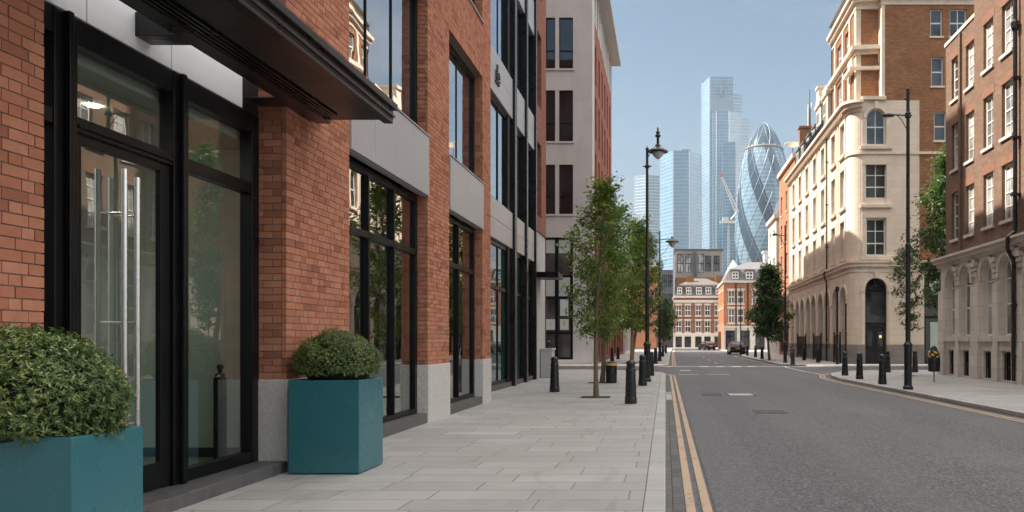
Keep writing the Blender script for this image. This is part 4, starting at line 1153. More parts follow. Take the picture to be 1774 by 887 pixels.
def mansard(t, x0, x1, y, y2, z0, z1, mat, inset=1.0, dorm=(), dm='cream_trim', side=()):
    q = MB(); i = inset
    q.add([(x0,y,z0),(x1,y,z0),(x1,y2,z0),(x0,y2,z0),(x0+i,y+i,z1),(x1-i,y+i,z1),(x1-i,y2-i,z1),(x0+i,y2-i,z1)],
          [(0,1,5,4),(1,2,6,5),(2,3,7,6),(3,0,4,7)])
    xm = i + (x1-x0-2*i)*.35
    q.add([(x0+i,y+i,z1),(x1-i,y+i,z1),(x1-i,y2-i,z1),(x0+i,y2-i,z1),(x0+xm,(y+y2)/2,z1+1.6),(x1-xm,(y+y2)/2,z1+1.6)], [(0,1,5,4),(1,2,5),(2,3,4,5),(3,0,4)])
    rf = q.build('roof', [M[mat]], t)
    hgt = (z1-z0)*.72
    for x, w_ in dorm:
        q = MB(); q.box(x-w_/2-.15, x+w_/2+.15, y+.1, y+2, z0+.15, z0+.2+hgt); q.box(x-w_/2-.25, x+w_/2+.25, y+.0, y+2, z0+.202+hgt, z0+.4+hgt); q.build('dormer', [M[dm]], rf)
        window(t, '-Y', (x, y+.04, z0+.3), w_, hgt-.25, 2, 2, .12, .09, 'white_frame', 'win')
    return rf
EY = 160
# end block closing the street
xs = [2.6, 4.4, 6.5, 8.3, 10.3]
eb = block('brick_mansard_building', 'red brown brick block with slate mansard and dormers closing the end of the street', 1.7, 12.3, EY, 172, 9.9, 'maroon_brick',
           [(xs, 6.4, 8.5, 'win'), (xs, 3.1, 5.4, 'win')], 1.15, trim='tan_trim')
q = MB(); q.box(1.55, 12.4, EY-.14, EY+.0-.003, 2.5, 2.9); q.box(1.5, 12.5, EY-.3, EY+12.1, 9.902, 10.3); q.box(1.6, 12.4, EY-.12, EY-.003, 8.95, 9.5); build_each(q, 'cornice', [M['tan_trim']], eb)
q = MB(); q.box(1.6, 12.35, EY-.1, EY-.004, 0, 2.49); q.build('shop_base', [M['tan_trim']], eb)
for x in xs: window(eb, '-Y', (x, EY-.16, .15), 1.25, 2.1, 2, 1, .12, .08, 'black', 'shop_dark', name='shopfront')
q = MB()
for x in (3.5, 5.45, 7.4, 9.3): q.box(x-.28, x+.28, EY-.07, EY-.004, 2.9, 8.94)
build_each(q, 'brick_pilaster', [M['lintel_brick']], eb)
r_ = mansard(eb, 1.8, 12.2, EY+.1, 172, 10.31, 12.6, 'brown_roof', .9, [(2.8,.9),(4.6,1.0),(6.6,1.1),(8.5,1.1),(10.5,1.1)], 'brown_roof')
q = MB()
for x in (5.0, 10.8): q.box(x-.7, x+.7, EY+3, EY+4.2, 11, 14.6)
build_each(q, 'chimney', [M['brown_brick']], r_)
# modern cladded block behind it
mo = block('modern_office_block', 'boxy brown clad modern block with tall dark windows rising behind the mansard', 2.2, 12.9, 184, 198, 22, 'modern',
           [([3.4, 5.2, 8.1], 16.8, 21.2, 'curtain'), ([9.7, 11.6], 17.2, 20.8, 'win')], 1.4, lintel=False, frame='black')
q = MB(); q.box(6.2, 7.1, 183.7, 183.997, 16.2, 21.6); q.box(2.0, 13.1, 183.8, 198.1, 22.002, 22.3); build_each(q, 'dark_panel', [M['slate']], mo); q = MB(); q.box(2.1, 13.0, 183.85, 183.996, 0, 15.8); q.build('brick_base', [M['brown_brick']], mo)
dk = block('dark_office_block', 'dark glazed office block squeezed between the orange terrace and the mansard block', -2.5, 1.6, 172, 190, 16.5, 'slate',
           [([-1.5, -.2, 1.0], 12.8, 15.4, 'win'), ([-1.5, -.2, 1.0], 8.8, 11.4, 'win'), ([-1.5, -.2, 1.0], 4.6, 7.2, 'win')], .95, lintel=False, frame='black')
# orange brick building right of the end block
ob = block('orange_brick_building', 'bright orange brick corner building with lead mansard behind the parked saloon', 9.0, 20.0, 125, 138, 10.4, 'orange_brick',
           [([10.2, 11.6, 13.9, 17], 7.2, 9.2, 'win'), ([10.2, 11.6, 13.9, 17], 4.2, 6.4, 'win')], 1.0)
q = MB(); q.box(8.8, 20.2, 124.7, 138.1, 10.402, 10.72); q.box(8.85, 20.1, 124.8, 124.997, 3.4, 3.72); q.box(8.9, 20, 124.9, 124.996, 0, 3.39); build_each(q, 'cornice', [M['tan_trim']], ob)
for x in (10.0, 12.3, 14.6, 17): window(ob, '-Y', (x, 124.8, .1), 1.4, 2.9, 2, [.7], .12, .09, 'black', 'shop_dark', name='shopfront')
r_ = mansard(ob, 9.1, 20, 125.1, 138, 10.73, 12.6, 'lead', .9, [(10.8,1.0),(13.0,1.1),(15.4,1.1),(17.8,1.1)], 'lead')
q = MB(); q.box(15.9, 17.6, 130, 132, 12, 15.6); q.box(15.7, 17.8, 129.9, 132.1, 15.602, 15.9); build_each(q, 'chimney', [M['white_frame']], r_)
q = MB(); q.path([(10.9,124.88,10.4),(10.9,124.88,.2)], .09, 8); q.path([(12.75,124.88,10.4),(12.75,124.88,.2)], .09, 8); q.build('drainpipe', [M['cast']], ob)
# white rendered gable between the two
wg = thing('white_rendered_house', 'small white rendered house with steep roof between the two brick mansards', 'house', (12, 150, 0))
q = MB(); q.box(11.0, 14.5, 148, 156, 0, 13.2); q.add([(10.9,147.9,13.2),(14.6,147.9,13.2),(14.6,156,13.2),(10.9,156,13.2),(12.4,148.6,16.4),(13.2,155,16.4)], [(0,1,4),(1,2,5,4),(2,3,5),(3,0,4,5)]); q.build('wall', [M['white_frame']], wg)
for z in (5, 9): window(wg, '-X', (10.94, 150.5, z), 1.0, 2.2, 2, 2, .1, .08, 'black', 'win')
# grey cream curved corner building and orange brick slice next to the cream building
cb = block('stone_corner_building', 'narrow buff stone corner building with dark mansard behind the round crowned tree', 12.6, 20, 92, 99, 15.4, 'tan_stone',
           [([13.6, 15.2], 5.0, 7.6, 'win'), ([13.6, 15.2], 8.6, 11.0, 'win'), ([13.6, 15.2], 12.0, 14.2, 'win')], 1.0)
q = MB(); q.box(12.3, 20.2, 91.7, 99.1, 15.402, 15.8); q.box(12.4, 20.1, 91.8, 99, 3.9, 4.3); build_each(q, 'cornice', [M['cream_trim']], cb)
mansard(cb, 12.8, 20, 92.2, 99, 15.81, 18.2, 'slate', .7, [(14.2, 1.0)], 'slate')
bs = terrace('brick_slice_building', 'slim tall orange brick building wedged against the far end of the cream building', 12.1, 75.6, 86, 18.6, 'orange_brick', 3, ((4.6,6.8),(8.0,10.2),(11.3,13.4),(14.4,16.4)), face='-X')
bc = thing('roof_dish', 'white round dish on the roof of the slim orange brick building', 'dish', (12.6, 80, 19))
q = MB(); q.tube((12.6,80,18.9),(12.6,80,20.6),.05); q.build('stem', [M['lead']], bc)
q = MB(); q.lathe([(.05,-.25),(.5,-.1),(.8,.1),(.84,.14)],16,(12.6,80,20.8)); q.build('bowl', [M['white_frame']], bc, smooth=True)

# ---------------------------------------------------------------- skyline towers
def prism_tower(name, label, pieces, parts=None):
    """pieces = [(part name, plan polygon, z0, z1, material)]"""
    cx = pieces[0][1][0]
    t = thing(name, label, 'skyscraper', (cx[0], cx[1], 0))
    for pn, poly, z0, z1, mt in pieces:
        q = MB(); q.prism(poly, z0, z1); q.build(pn, [M[mt]], t)
    return t
def P(px, Y): return (px-1153)*Y/1400
Y = 1000
tall = prism_tower('glass_skyscraper', 'tallest pale glass skyscraper with stepped top behind the diamond patterned tower', [
    ('main_shaft', [(P(1217,Y),Y+25),(P(1229,Y),Y),(P(1270,Y),Y),(P(1272,Y),Y+45),(P(1217,Y),Y+45)], 0, 328, 'twr_b'),
    ('front_bay', [(P(1234,Y)+.5,Y-7),(P(1262,Y),Y-7),(P(1286,Y),Y-1),(P(1286,Y),Y-.1),(P(1234,Y),Y-.1)], 0, 283, 'twr_b'),
    ('east_step', [(P(1270,Y)+.1,Y+.5),(P(1286,Y),Y+4),(P(1286,Y),Y+44),(P(1273,Y),Y+44)], 0, 308, 'twr_a'),
    ('outer_step', [(P(1286,Y)+.1,Y+6),(P(1299,Y),Y+9),(P(1299,Y),Y+42),(P(1287,Y),Y+42)], 0, 279, 'twr_a'),
    ('low_step', [(P(1250,Y),Y-18),(P(1272,Y),Y-18),(P(1296,Y),Y-12),(P(1296,Y),Y-7.2),(P(1250,Y),Y-7.2)], 0, 243, 'twr_a'),
    ('plant_floor', [(P(1228.5,Y),Y-.7),(P(1270,Y)+.4,Y-.7),(P(1270,Y)+.4,Y-.05),(P(1228.5,Y),Y-.05)], 284, 302, 'twr_dark')])
q = MB()
for px, z in ((1217, 328), (1229, 328), (1240, 283), (1262, 283)):
    yy = Y+25 if px == 1217 else (Y-.2 if px == 1229 else Y-7.2)
    q.box(P(px,Y)-.5, P(px,Y)+.9, yy-.6, yy+.4, 0, z)
q.build('rib', [M['twr_rib']], tall)
q = MB()
for k in range(26): q.tube((P(1246+rnd.random()*10,Y), Y-.9, 303+rnd.random()*20), (P(1246+rnd.random()*10,Y), Y-.9, 303+rnd.random()*20), .7, n=4)
q.box(P(1218,Y), P(1268,Y), Y+20, Y+30, 328, 330)
q.build('roof_plant', [M['twr_dark']], tall)
Y = 900
mid = prism_tower('glass_tower', 'mid height blue glass tower with chamfered corners left of the tallest skyscraper', [
    ('main_shaft', [(P(1143,Y),Y+26),(P(1166,Y),Y),(P(1194,Y),Y),(P(1217,Y),Y+22),(P(1215,Y),Y+60),(P(1146,Y),Y+60)], 0, 213, 'twr_a')])
q = MB(); q.box(P(1182,Y),P(1196,Y),Y+14,Y+30,213.1,218); q.box(P(1160,Y),P(1178,Y),Y+20,Y+34,213.1,215.5); q.build('roof_plant', [M['modern']], mid)
q = MB()
for px, yy in ((1143,Y+26),(1166,Y),(1194,Y),(1217,Y+22)): q.box(P(px,Y)-.4,P(px,Y)+.4,yy-.5,yy+.3,0,213)
q.build('rib', [M['twr_rib']], mid)
Y = 1080
low = prism_tower('pale_office_tower', 'lower pale office tower leftmost on the skyline beside the first lamp post', [
    ('main_shaft', [(P(1099,Y),Y+10),(P(1119,Y),Y),(P(1146,Y),Y+6),(P(1146,Y),Y+50),(P(1099,Y),Y+50)], 0, 223, 'twr_c')])
q = MB(); q.box(P(1105,Y),P(1118,Y),Y+20,Y+30,223.1,226); q.build('roof_plant', [M['modern']], low)
# tapering tower with a diamond lattice
GY = 820; GC = (P(1324, GY), GY)
pk = GY/1400/2.465*1.0
prof_px = [(0,228),(9,231),(17,238),(26,248),(36,260),(46,274),(58,297),(68,320),(76.5,341),(86,375),(95,415),(103,460),(110,510),(116,560),(120.5,610),(123.5,660),(124,710),(122,760),(117,810),(108,870),(100,930)]
prof = [(r*pk, 1.45 + (590 - (120 + zz/2.465))*GY/1400) for r, zz in prof_px][::-1]
prof = [(prof[0][0]*.97, 0)] + prof
def rad(z):
    for (r0, a), (r1, c) in zip(prof[:-1], prof[1:]):
        if a <= z <= c: return r0 + (r1-r0)*(z-a)/(c-a)
    return 0
ger = thing('curved_glass_tower', 'bullet shaped glass tower with white diamond lattice and dark spiral bands', 'skyscraper', (GC[0], GC[1], 0))
ZT = prof[-1][1]; zring = 1.45 + (590-(120+341/2.465))*GY/1400
t_ = NT('spiral_glass'); Pn = t_.pos(); sx = t_.n('ShaderNodeSeparateXYZ'); t_.l(Pn, sx.inputs[0])
th_ = t_.math('DIVIDE', t_.math('ARCTAN2', t_.math('SUBTRACT', sx.outputs[1], GC[1]), t_.math('SUBTRACT', sx.outputs[0], GC[0])), 2*pi)
sp1 = t_.math('FRACT', t_.math('ADD', t_.math('MULTIPLY', th_, 6.0), t_.math('MULTIPLY', sx.outputs[2], .0135)))
dark = t_.math('MAXIMUM', t_.math('LESS_THAN', sp1, .42), t_.math('GREATER_THAN', sx.outputs[2], zring))
fl_ = t_.math('LESS_THAN', t_.math('FRACT', t_.math('DIVIDE', sx.outputs[2], 4.2)), .2)
nz_ = t_.noise(t_.scale(Pn, (.5, .5, 1)), .12, 3, .6)
lt = t_.mix(t_.math('MULTIPLY', fl_, .6), t_.mix(nz_, (.06, .13, .19), (.22, .32, .38)), (.40, .46, .49))
cc = t_.mix(t_.math('MULTIPLY', dark, .88), lt, (.006, .018, .036))
df = t_.n('ShaderNodeBsdfDiffuse'); t_.l(cc, df.inputs[0]); gl = t_.n('ShaderNodeBsdfGlossy'); gl.inputs['Roughness'].default_value = .08; gl.inputs[0].default_value = (.55,.72,.9,1)
mx = t_.n('ShaderNodeMixShader'); t_.l(schlick(t_, .10), mx.inputs[0]); t_.l(df.outputs[0], mx.inputs[1]); t_.l(gl.outputs[0], mx.inputs[2]); t_.l(mx.outputs[0], t_.out.inputs[0])
M['spiral'] = t_.mat
q = MB(); q.lathe(prof, 72, (GC[0], GC[1], 0)); q.build('glass_skin', [M['spiral']], ger, smooth=True)
q = MB()
zz = [ZT*i/46 for i in range(47)]
for s in (-1, 1):
    for k in range(18):
        pts = []
        for z in zz:
            a = 2*pi*(k/18) + s*z*.0135*2*pi/6
            r = rad(min(z, ZT-.4))+.25
            pts.append((GC[0]+r*cos(a), GC[1]+r*sin(a), z))
        for p0, p1 in zip(pts[:-1], pts[1:]):
            if min(p0[1], p1[1]) < GC[1]+6 and (p0[2] < zring or k % 2 == 0): q.tube(p0, p1, .17 if p0[2] < zring else .12, n=5, cap=False)
q.build('diamond_lattice', [M['lattice']], ger)
q = MB(); rr = rad(zring)
q.lathe([(rr+.2,zring-1.2),(rr+1.3,zring-.8),(rr+1.3,zring+.3),(rr+.2,zring+.8)], 64, (GC[0],GC[1],0)); q.build('crown_ring', [M['modern']], ger)
# luffing crane in front of the towers
cr = thing('tower_crane', 'white luffing tower crane with red jib tip in front of the glass towers', 'crane', (P(1262,760), 760, 0))
def P3(px, py, Y): return (P(px, Y), Y, 1.45+(590-py)*Y/1400)
Yc = 760
q = MB()
def lattice(a, c, w0, n, r):
    a = Vector(a); c = Vector(c); d = (c-a).normalized(); s1 = d.cross(Vector((0,1,0))).normalized()*w0; s2 = Vector((0,1,0))*w0
    cor = [s1+s2, s1-s2, -s1-s2, -s1+s2]
    for k in cor: q.tube(a+k, c+k*.45, r, n=4)
    for i in range(n):
        for j in range(4):
            p = a+(c-a)*(i/n)+cor[j]*(1-.55*i/n); p2 = a+(c-a)*((i+1)/n)+cor[(j+1) % 4]*(1-.55*(i+1)/n)
            q.tube(p, p2, r*.7, n=4)
lattice(P3(1277,368,Yc), P3(1250.5,306,Yc), 1.5, 13, .28)
q.build('jib', [M['crane_white']], cr)
q = MB(); lattice(P3(1250.5,306,Yc), P3(1248.5,299,Yc), .9, 2, .4); q.build('jib_tip', [M['crane_red']], cr)
q = MB(); lattice((P(1262,Yc),Yc,0), P3(1262,386,Yc), 1.2, 34, .25); q.build('mast', [M['crane_white']], cr)
q = MB(); a = P3(1247,387,Yc); c = P3(1273,376,Yc); q.box(a[0],c[0],Yc-2,Yc+2,a[2],a[2]+2.2); q.box(P(1252,Yc),P(1262,Yc),Yc-2.2,Yc+1.8,a[2]+2.21,a[2]+5.5); q.tube(P3(1249,300,Yc),P3(1247,380,Yc),.12,n=4); q.tube(P3(1266,380,Yc),P3(1277,368,Yc),.8,n=5); q.build('machinery_deck', [M['crane_white']], cr)

# ---------------------------------------------------------------- foliage
def leaf_mesh(name, C, N, D, L, mat, wid=.42, fold=.25):
    """folded leaves: C centres, N normals, D long directions (n,3), L lengths (n,)"""
    n = len(C); N = N/np.linalg.norm(N, axis=1, keepdims=True)
    D = D - N*(D*N).sum(1, keepdims=True); D /= np.maximum(1e-6, np.linalg.norm(D, axis=1, keepdims=True))
    B = np.cross(N, D); L = L[:, None]
    V = np.empty((n, 4, 3))
    V[:, 0] = C - D*L*.5; V[:, 2] = C + D*L*.5
    V[:, 1] = C + B*L*wid*.5 + N*L*fold*.3 - D*L*.06; V[:, 3] = C - B*L*wid*.5 + N*L*fold*.3 - D*L*.06
    V[:, 2] -= N*L*.05
    F = (np.arange(n)[:, None]*4 + np.array([[0, 1, 2, 0, 2, 3]])).reshape(-1)
    me = bpy.data.meshes.new(name)
    me.vertices.add(n*4); me.vertices.foreach_set('co', V.reshape(-1))
    me.loops.add(n*6); me.loops.foreach_set('vertex_index', F)
    me.polygons.add(n*2); me.polygons.foreach_set('loop_start', np.arange(n*2)*3)
    me.materials.append(mat); me.update(calc_edges=True); me.validate()
    return me

def tree(label, loc, h, z0, rx, n_limb=26, per=22, leaf=.1, mat='leaf_a', seed=1, trunk_r=.06, lean=(0,0), shape=1.0, group='street trees', cx=(0,0), cone=False, sparse=1.0):
    rg = np.random.default_rng(seed); t = thing('street_tree', label, 'tree', loc, group)
    x0, y0, zb = loc
    tr = MB(); n = 12; pts = []
    for i in range(n+1):
        f = i/n
        pts.append(Vector((x0+lean[0]*f+.05*rx*sin(f*5+seed), y0+lean[1]*f+.05*rx*cos(f*4+seed*2), zb-.05+h*.93*f)))
    for i in range(n):
        r0 = trunk_r*(1-.85*(i/n))*(1.25 if i == 0 else 1); r1 = trunk_r*(1-.85*((i+1)/n)); tr.tube(pts[i], pts[i+1], r0, r1, 9)
    def at(f):
        i = min(n-1, int(f*n)); return pts[i].lerp(pts[i+1], f*n-i)
    Cs = []; 
    for k in range(n_limb):
        f = (z0-zb)/h*.85 + (1-(z0-zb)/h*.85)*((k+.5)/n_limb)**.9*.97
        p = at(min(.99, f)); az = k*2.39996+rg.normal(0, .35)
        u = max(0, (zb+f*h - z0)/(h-(z0-zb))); env = max(.12, sin(pi*min(1, (.16+.84*u))**shape))
        if cone: env = max(.10, min(1, .55+u*3.5)*(1.05-u)**.8)
        ln = rx*env*rg.uniform(.65, 1.12); up = rg.uniform(.15, .75)+.5*u
        d = Vector((cos(az), sin(az), up*.8)).normalized(); e = p + d*ln
        e = Vector((e.x+cx[0]*env, e.y+cx[1]*env, min(e.z, zb+h)))
        mid = p.lerp(e, .5)+Vector((0, 0, -.06*ln))
        rr = max(.006, trunk_r*.38*(1-u*.6)); tr.tube(p, mid, rr, rr*.65, 5); tr.tube(mid, e, rr*.65, rr*.25, 4)
        for j in range(7):
            a = rg.uniform(.3, 1.0); q = (p.lerp(mid, a*2) if a < .5 else mid.lerp(e, a*2-1))
            tw = Vector(rg.normal(0, 1, 3)); tw.z = abs(tw.z)*.5; tw.normalize(); tip = q + tw*rx*rg.uniform(.15, .38)
            tr.tube(q, tip, rr*.22+.002, .0025, 3, cap=False)
            m = max(3, int(per*rg.uniform(.5, 1.3)*sparse)); s = rg.uniform(.1, 1.05, m)[:, None]
            Cs.append(np.array(q)*(1-s)+np.array(tip)*s + rg.normal(0, .045*rx+.3*leaf, (m, 3)))
    tr.build('trunk', [M['bark']], t)
    pt = MB(); w_ = .22 + trunk_r*2.2
    pt.box(x0-w_, x0+w_, y0-w_, y0+w_, zb-.02, zb+.004); pt.build('tree_pit', [M['soil']], t)
    C = np.concatenate(Cs); n_ = len(C)
    ctr = np.array([x0+lean[0]*.6, y0+lean[1]*.6, (z0+zb+h)/2]); out = C-ctr
    N = rg.normal(0, .55, (n_, 3)) + np.array([0, 0, .85]) + out/np.linalg.norm(out, axis=1, keepdims=True)*.35
    D = rg.normal(0, .6, (n_, 3)) + out/np.linalg.norm(out, axis=1, keepdims=True) + np.array([0, 0, -.35])
    me = leaf_mesh('crown', C, N, D, leaf*rg.uniform(.6, 1.3, n_), M[mat], .5)
    link('crown', me, t, -Vector(loc) if False else Vector((-x0, -y0, -zb)))
    return t
tree('nearest young street tree with one bare trunk on the left pavement', (-1.79, 20.7, 0), 6.0, 1.75, 1.18, 40, 23, .11, 'leaf_a', 3, .068, (.18, .2), .95)
tree('young tree just behind the nearest street tree, beside the black bin', (-2.25, 27.8, 0), 6.6, 2.1, 1.45, 38, 24, .13, 'leaf_a', 8, .085, (.55, .3), 1.0)
tree('fuller street tree beyond the left side street, nearer of two slim trunks', (-2.2, 50.5, 0), 9.6, 2.5, 1.9, 40, 22, .2, 'leaf_a', 21, .12, (.5, .3), .95)
tree('street tree beyond the left side street, farther of two slim trunks', (-2.2, 55, 0), 9.3, 2.6, 2.1, 40, 22, .22, 'leaf_b', 5, .12, (.7, .2), .95)
tree('dark rounded tree far up the left pavement near the second lamp post', (-.35, 88, 0), 6.4, 1.9, 1.6, 34, 22, .22, 'leaf_b', 31, .1, (.3, .2), .9)
tree('dark tree farthest up the left pavement', (-.2, 108, 0), 6.2, 1.9, 1.9, 30, 20, .26, 'leaf_b', 33, .1, (.4, .2), .9)
tree('oval dark green tree on the right pavement in front of the orange brick building', (7.75, 60, 0), 7.4, 1.9, 2.05, 70, 28, .23, 'leaf_b', 41, .1, (-.15, 0), .75, cone=True)
tree('tall dark tree overhanging the dark shopfront between cream and brick buildings', (15.9, 44.3, 0), 12.8, 3.4, 2.6, 60, 28, .23, 'leaf_b', 52, .17, (-.3, 0), .7)
tree('small light leaved tree behind the right lamp post', (10.05, 33.2, 0), 5.6, 2.35, .95, 26, 16, .12, 'leaf_b', 61, .04, (-.25, 0), 1.15)

def planter(name_lab, x0, x1, y0, y1, h):
    t = thing('planter', name_lab, 'planter', ((x0+x1)/2, (y0+y1)/2, 0), 'teal planters by the entrance')
    q = MB(); e = .03
    q.box(x0, x1, y0, y0+e, .012, h); q.box(x0, x1, y1-e, y1, .012, h); q.box(x0, x0+e, y0+e, y1-e, .012, h); q.box(x1-e, x1, y0+e, y1-e, .012, h); q.box(x0+e, x1-e, y0+e, y1-e, .012, .06)
    v = MB(); v.add([(x0,y0,.012),(x1,y0,.012),(x1,y1,.012),(x0,y1,.012),(x0,y0,h),(x1,y0,h),(x1,y1,h),(x0,y1,h),
                     (x0+e,y0+e,h),(x1-e,y0+e,h),(x1-e,y1-e,h),(x0+e,y1-e,h),(x0+e,y0+e,h-.3),(x1-e,y0+e,h-.3),(x1-e,y1-e,h-.3),(x0+e,y1-e,h-.3)],
                    [(0,3,2,1),(0,1,5,4),(1,2,6,5),(2,3,7,6),(3,0,4,7),(4,5,9,8),(5,6,10,9),(6,7,11,10),(7,4,8,11),(8,9,13,12),(9,10,14,13),(10,11,15,14),(11,8,12,15)])
    v.build('box', [M['teal']], t, bevel=.005)
    q = MB(); q.box(x0+e+.002, x1-e-.002, y0+e+.002, y1-e-.002, h-.2, h-.05); q.build('soil', [M['soil']], t)
    q = MB(); q.box(x0+.04, x1-.04, y0+.04, y1-.04, 0, .0115); q.build('foot', [M['black']], t)
planter('teal square planter nearest the camera, cut by the left picture edge', -3.37, -2.63, 3.58, 4.07, 1.02)
planter('teal square planter against the brick pier beside the entrance', -4.08, -3.315, 8.74, 9.48, 1.02)

def boxball(label, c, r, n, leaf, seed, spiky):
    rg = np.random.default_rng(seed); t = thing('boxwood_shrub', label, 'shrub', (c[0], c[1], 1.0), 'clipped shrubs in the planters')
    # twig ends on a lumpy ball; each carries a whorl of leaves
    d = rg.normal(0, 1, (n, 3)); d /= np.linalg.norm(d, axis=1, keepdims=True); d = d[d[:, 2] > -.36]
    lump = 1 + .05*np.sin(d[:, 0]*5+seed)*np.cos(d[:, 1]*6) + .045*np.sin(d[:, 2]*9+d[:, 0]*7) + rg.normal(0, .03, len(d))
    depth = np.where(rg.random(len(d)) < .72, 1.0, rg.uniform(.78, 1, len(d)))
    base = np.array(c) + d*np.array(r)*(lump*depth)[:, None]
    Cs, Ns, Ds, Ls = [], [], [], []
    ax = d + rg.normal(0, .28, d.shape) + np.array([0, 0, .25]); ax /= np.linalg.norm(ax, axis=1, keepdims=True)
    e1 = np.cross(ax, rg.normal(0, 1, d.shape)); e1 /= np.linalg.norm(e1, axis=1, keepdims=True); e2 = np.cross(ax, e1)
    for k in range(spiky):
        an = 2*pi*k/spiky + rg.normal(0, .25, (len(d), 1)); side = e1*np.cos(an) + e2*np.sin(an)
        tilt = rg.uniform(.35, 1.25, (len(d), 1)) if k else .12
        dr = ax + side*tilt; dr /= np.linalg.norm(dr, axis=1, keepdims=True); L = leaf*rg.uniform(.6, 1.2, len(d))
        Cs.append(base + dr*L[:, None]*.5 - ax*rg.uniform(0, .035, (len(d), 1))); Ds.append(dr); Ns.append(ax - side*.5*tilt + rg.normal(0, .12, d.shape)); Ls.append(L)
    me = leaf_mesh('foliage', np.concatenate(Cs), np.concatenate(Ns), np.concatenate(Ds), np.concatenate(Ls), M['box_leaf'], .29, .22)
    link('foliage', me, t, Vector((-c[0], -c[1], -1.0)))
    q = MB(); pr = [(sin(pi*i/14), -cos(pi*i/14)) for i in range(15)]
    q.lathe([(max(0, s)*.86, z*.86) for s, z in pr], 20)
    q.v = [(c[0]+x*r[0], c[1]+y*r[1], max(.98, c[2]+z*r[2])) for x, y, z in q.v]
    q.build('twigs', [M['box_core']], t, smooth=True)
    q = MB()
    for k in range(5): q.tube((c[0]+.03*k-.06, c[1], .95), (c[0]+rnd.uniform(-.2,.2), c[1]+rnd.uniform(-.15,.15), c[2]), .012, .006, 5)
    q.build('stem', [M['bark']], t)
boxball('large clipped leafy shrub in the nearest teal planter', (-3.01, 3.82, 1.14), (.415, .34, .36), 7000, .029, 4, 7)
boxball('smaller clipped round shrub in the planter against the brick pier', (-3.70, 9.12, 1.20), (.45, .40, .355), 6500, .026, 9, 7)

# ---------------------------------------------------------------- bollards
BG = 'black cast iron bollards'
def make_bollard(label, loc):
    t = thing('bollard', label, 'bollard', loc, BG)
    q = MB(); q.lathe([(.142,0),(.142,.10),(.132,.115),(.112,.70),(.105,.78)], 20); q.build('shaft', [M['cast']], t, local=True, smooth=False, bevel=.004)
    q = MB(); q.lathe([(.118,.78),(.118,.80),(.100,.815),(.098,.90),(.112,.905),(.112,.925),(.095,.965),(.055,.995),(0,1.005)], 20); q.build('cap', [M['cast']], t, local=True, bevel=.003)
    q = MB(); q.lathe([(.139,.115),(.145,.125),(.137,.15)], 20); q.lathe([(.117,.74),(.122,.76),(.112,.78)], 20); q.build('collar', [M['cast']], t, local=True)
    return t
bol = make_bollard('largest black bollard, near the kerb of the left pavement', (-.80, 18.6, 0))
for lab, loc in [
    ('black bollard standing apart in the middle of the left pavement near the dark glazing', (-3.13, 22.8, 0)),
    ('black bollard just behind the largest one on the left kerb', (-.74, 26.0, 0)),
    ('black bollard past the base of the first left lamp post', (-.60, 33.4, 0)),
    ('first black bollard on the left beyond the side street', (-.62, 50.5, 0)),
    ('second black bollard on the left beyond the side street', (-.43, 60, 0)),
    ('third black bollard on the left beyond the side street', (-.25, 73, 0)),
    ('farthest small black bollard on the left kerb', (.05, 93, 0)),
    ('black bollard beside the pier of the grey office flank', (-3.7, 56, 0)),
    ('black bollard farther along the grey office brick flank', (-3.7, 63, 0)),
    ('leftmost of the three front bollards on the right corner pavement', (7.46, 33.6, 0)),
    ('middle of the three front bollards on the right corner pavement', (7.30, 30.4, 0)),
    ('front bollard on the right corner pavement nearest the right lamp post', (7.22, 26.9, 0)),
    ('rear bollard on the right corner pavement in front of the arched door', (10.15, 36.9, 0)),
    ('rear bollard on the right corner pavement between lamp post and dark shopfront', (11.4, 36.9, 0)),
    ('single bollard at the kerb corner below the cream arcade', (7.65, 48.6, 0)),
    ('bollard beside the trunk of the oval tree on the right', (7.6, 63.6, 0)),
    ('bollard just beyond the oval tree, behind the parked saloon', (7.85, 70.5, 0)),
    ('small bollard at the kerb right behind the saloon tail', (8.0, 79, 0)),
    ('bollard by the first arches of the cream arcade', (10.1, 53.5, 0)),
    ('bollard by the middle arches of the cream arcade', (10.2, 59.5, 0)),
    ('bollard by the far arches of the cream arcade', (10.3, 66, 0)),
]:
    dup(bol, loc, lab, rnd.random()*3)

bn = thing('litter_bin', 'squat round black litter bin with gold band behind the nearest tree', 'bin', (-1.85, 27.6, 0))
q = MB(); q.lathe([(.17,0),(.19,.02),(.195,.64),(.19,.65)], 20); q.build('body', [M['cast']], bn, local=True)
q = MB(); q.lathe([(.197,.60),(.199,.61),(.199,.66),(.197,.67)], 20); q.build('band', [M['gold']], bn, local=True)
q = MB(); q.lathe([(.185,.672),(.16,.71),(.06,.735),(0,.74)], 20); q.build('lid', [M['cast']], bn, local=True)
pb = thing('pole_bin', 'dark hooded bin with gold collar on a thin pale pole, right corner pavement', 'bin', (9.37, 28.2, 0))
q = MB(); q.tube((0,0,0),(0,0,.45),.022); q.build('pole', [M['lead']], pb, local=True)
q = MB(); q.lathe([(.12,.36),(.20,.38),(.215,.7),(.20,.98),(.15,1.02)], 16); q.build('body', [M['cast']], pb, local=True)
q = MB()
for k in range(26):
    a = k*2.4; z = .86+.2*rnd.random(); q.lathe([(0,-.05),(.045,-.02),(.05,.02),(0,.05)], 6, (.17*cos(a), .17*sin(a), z))
q.build('collar', [M['gold']], pb, local=True)
q = MB(); q.lathe([(.15,1.02),(.16,1.06),(.10,1.16),(.09,1.2),(.05,1.26),(0,1.28)], 14); q.build('hood', [M['cast']], pb, local=True)

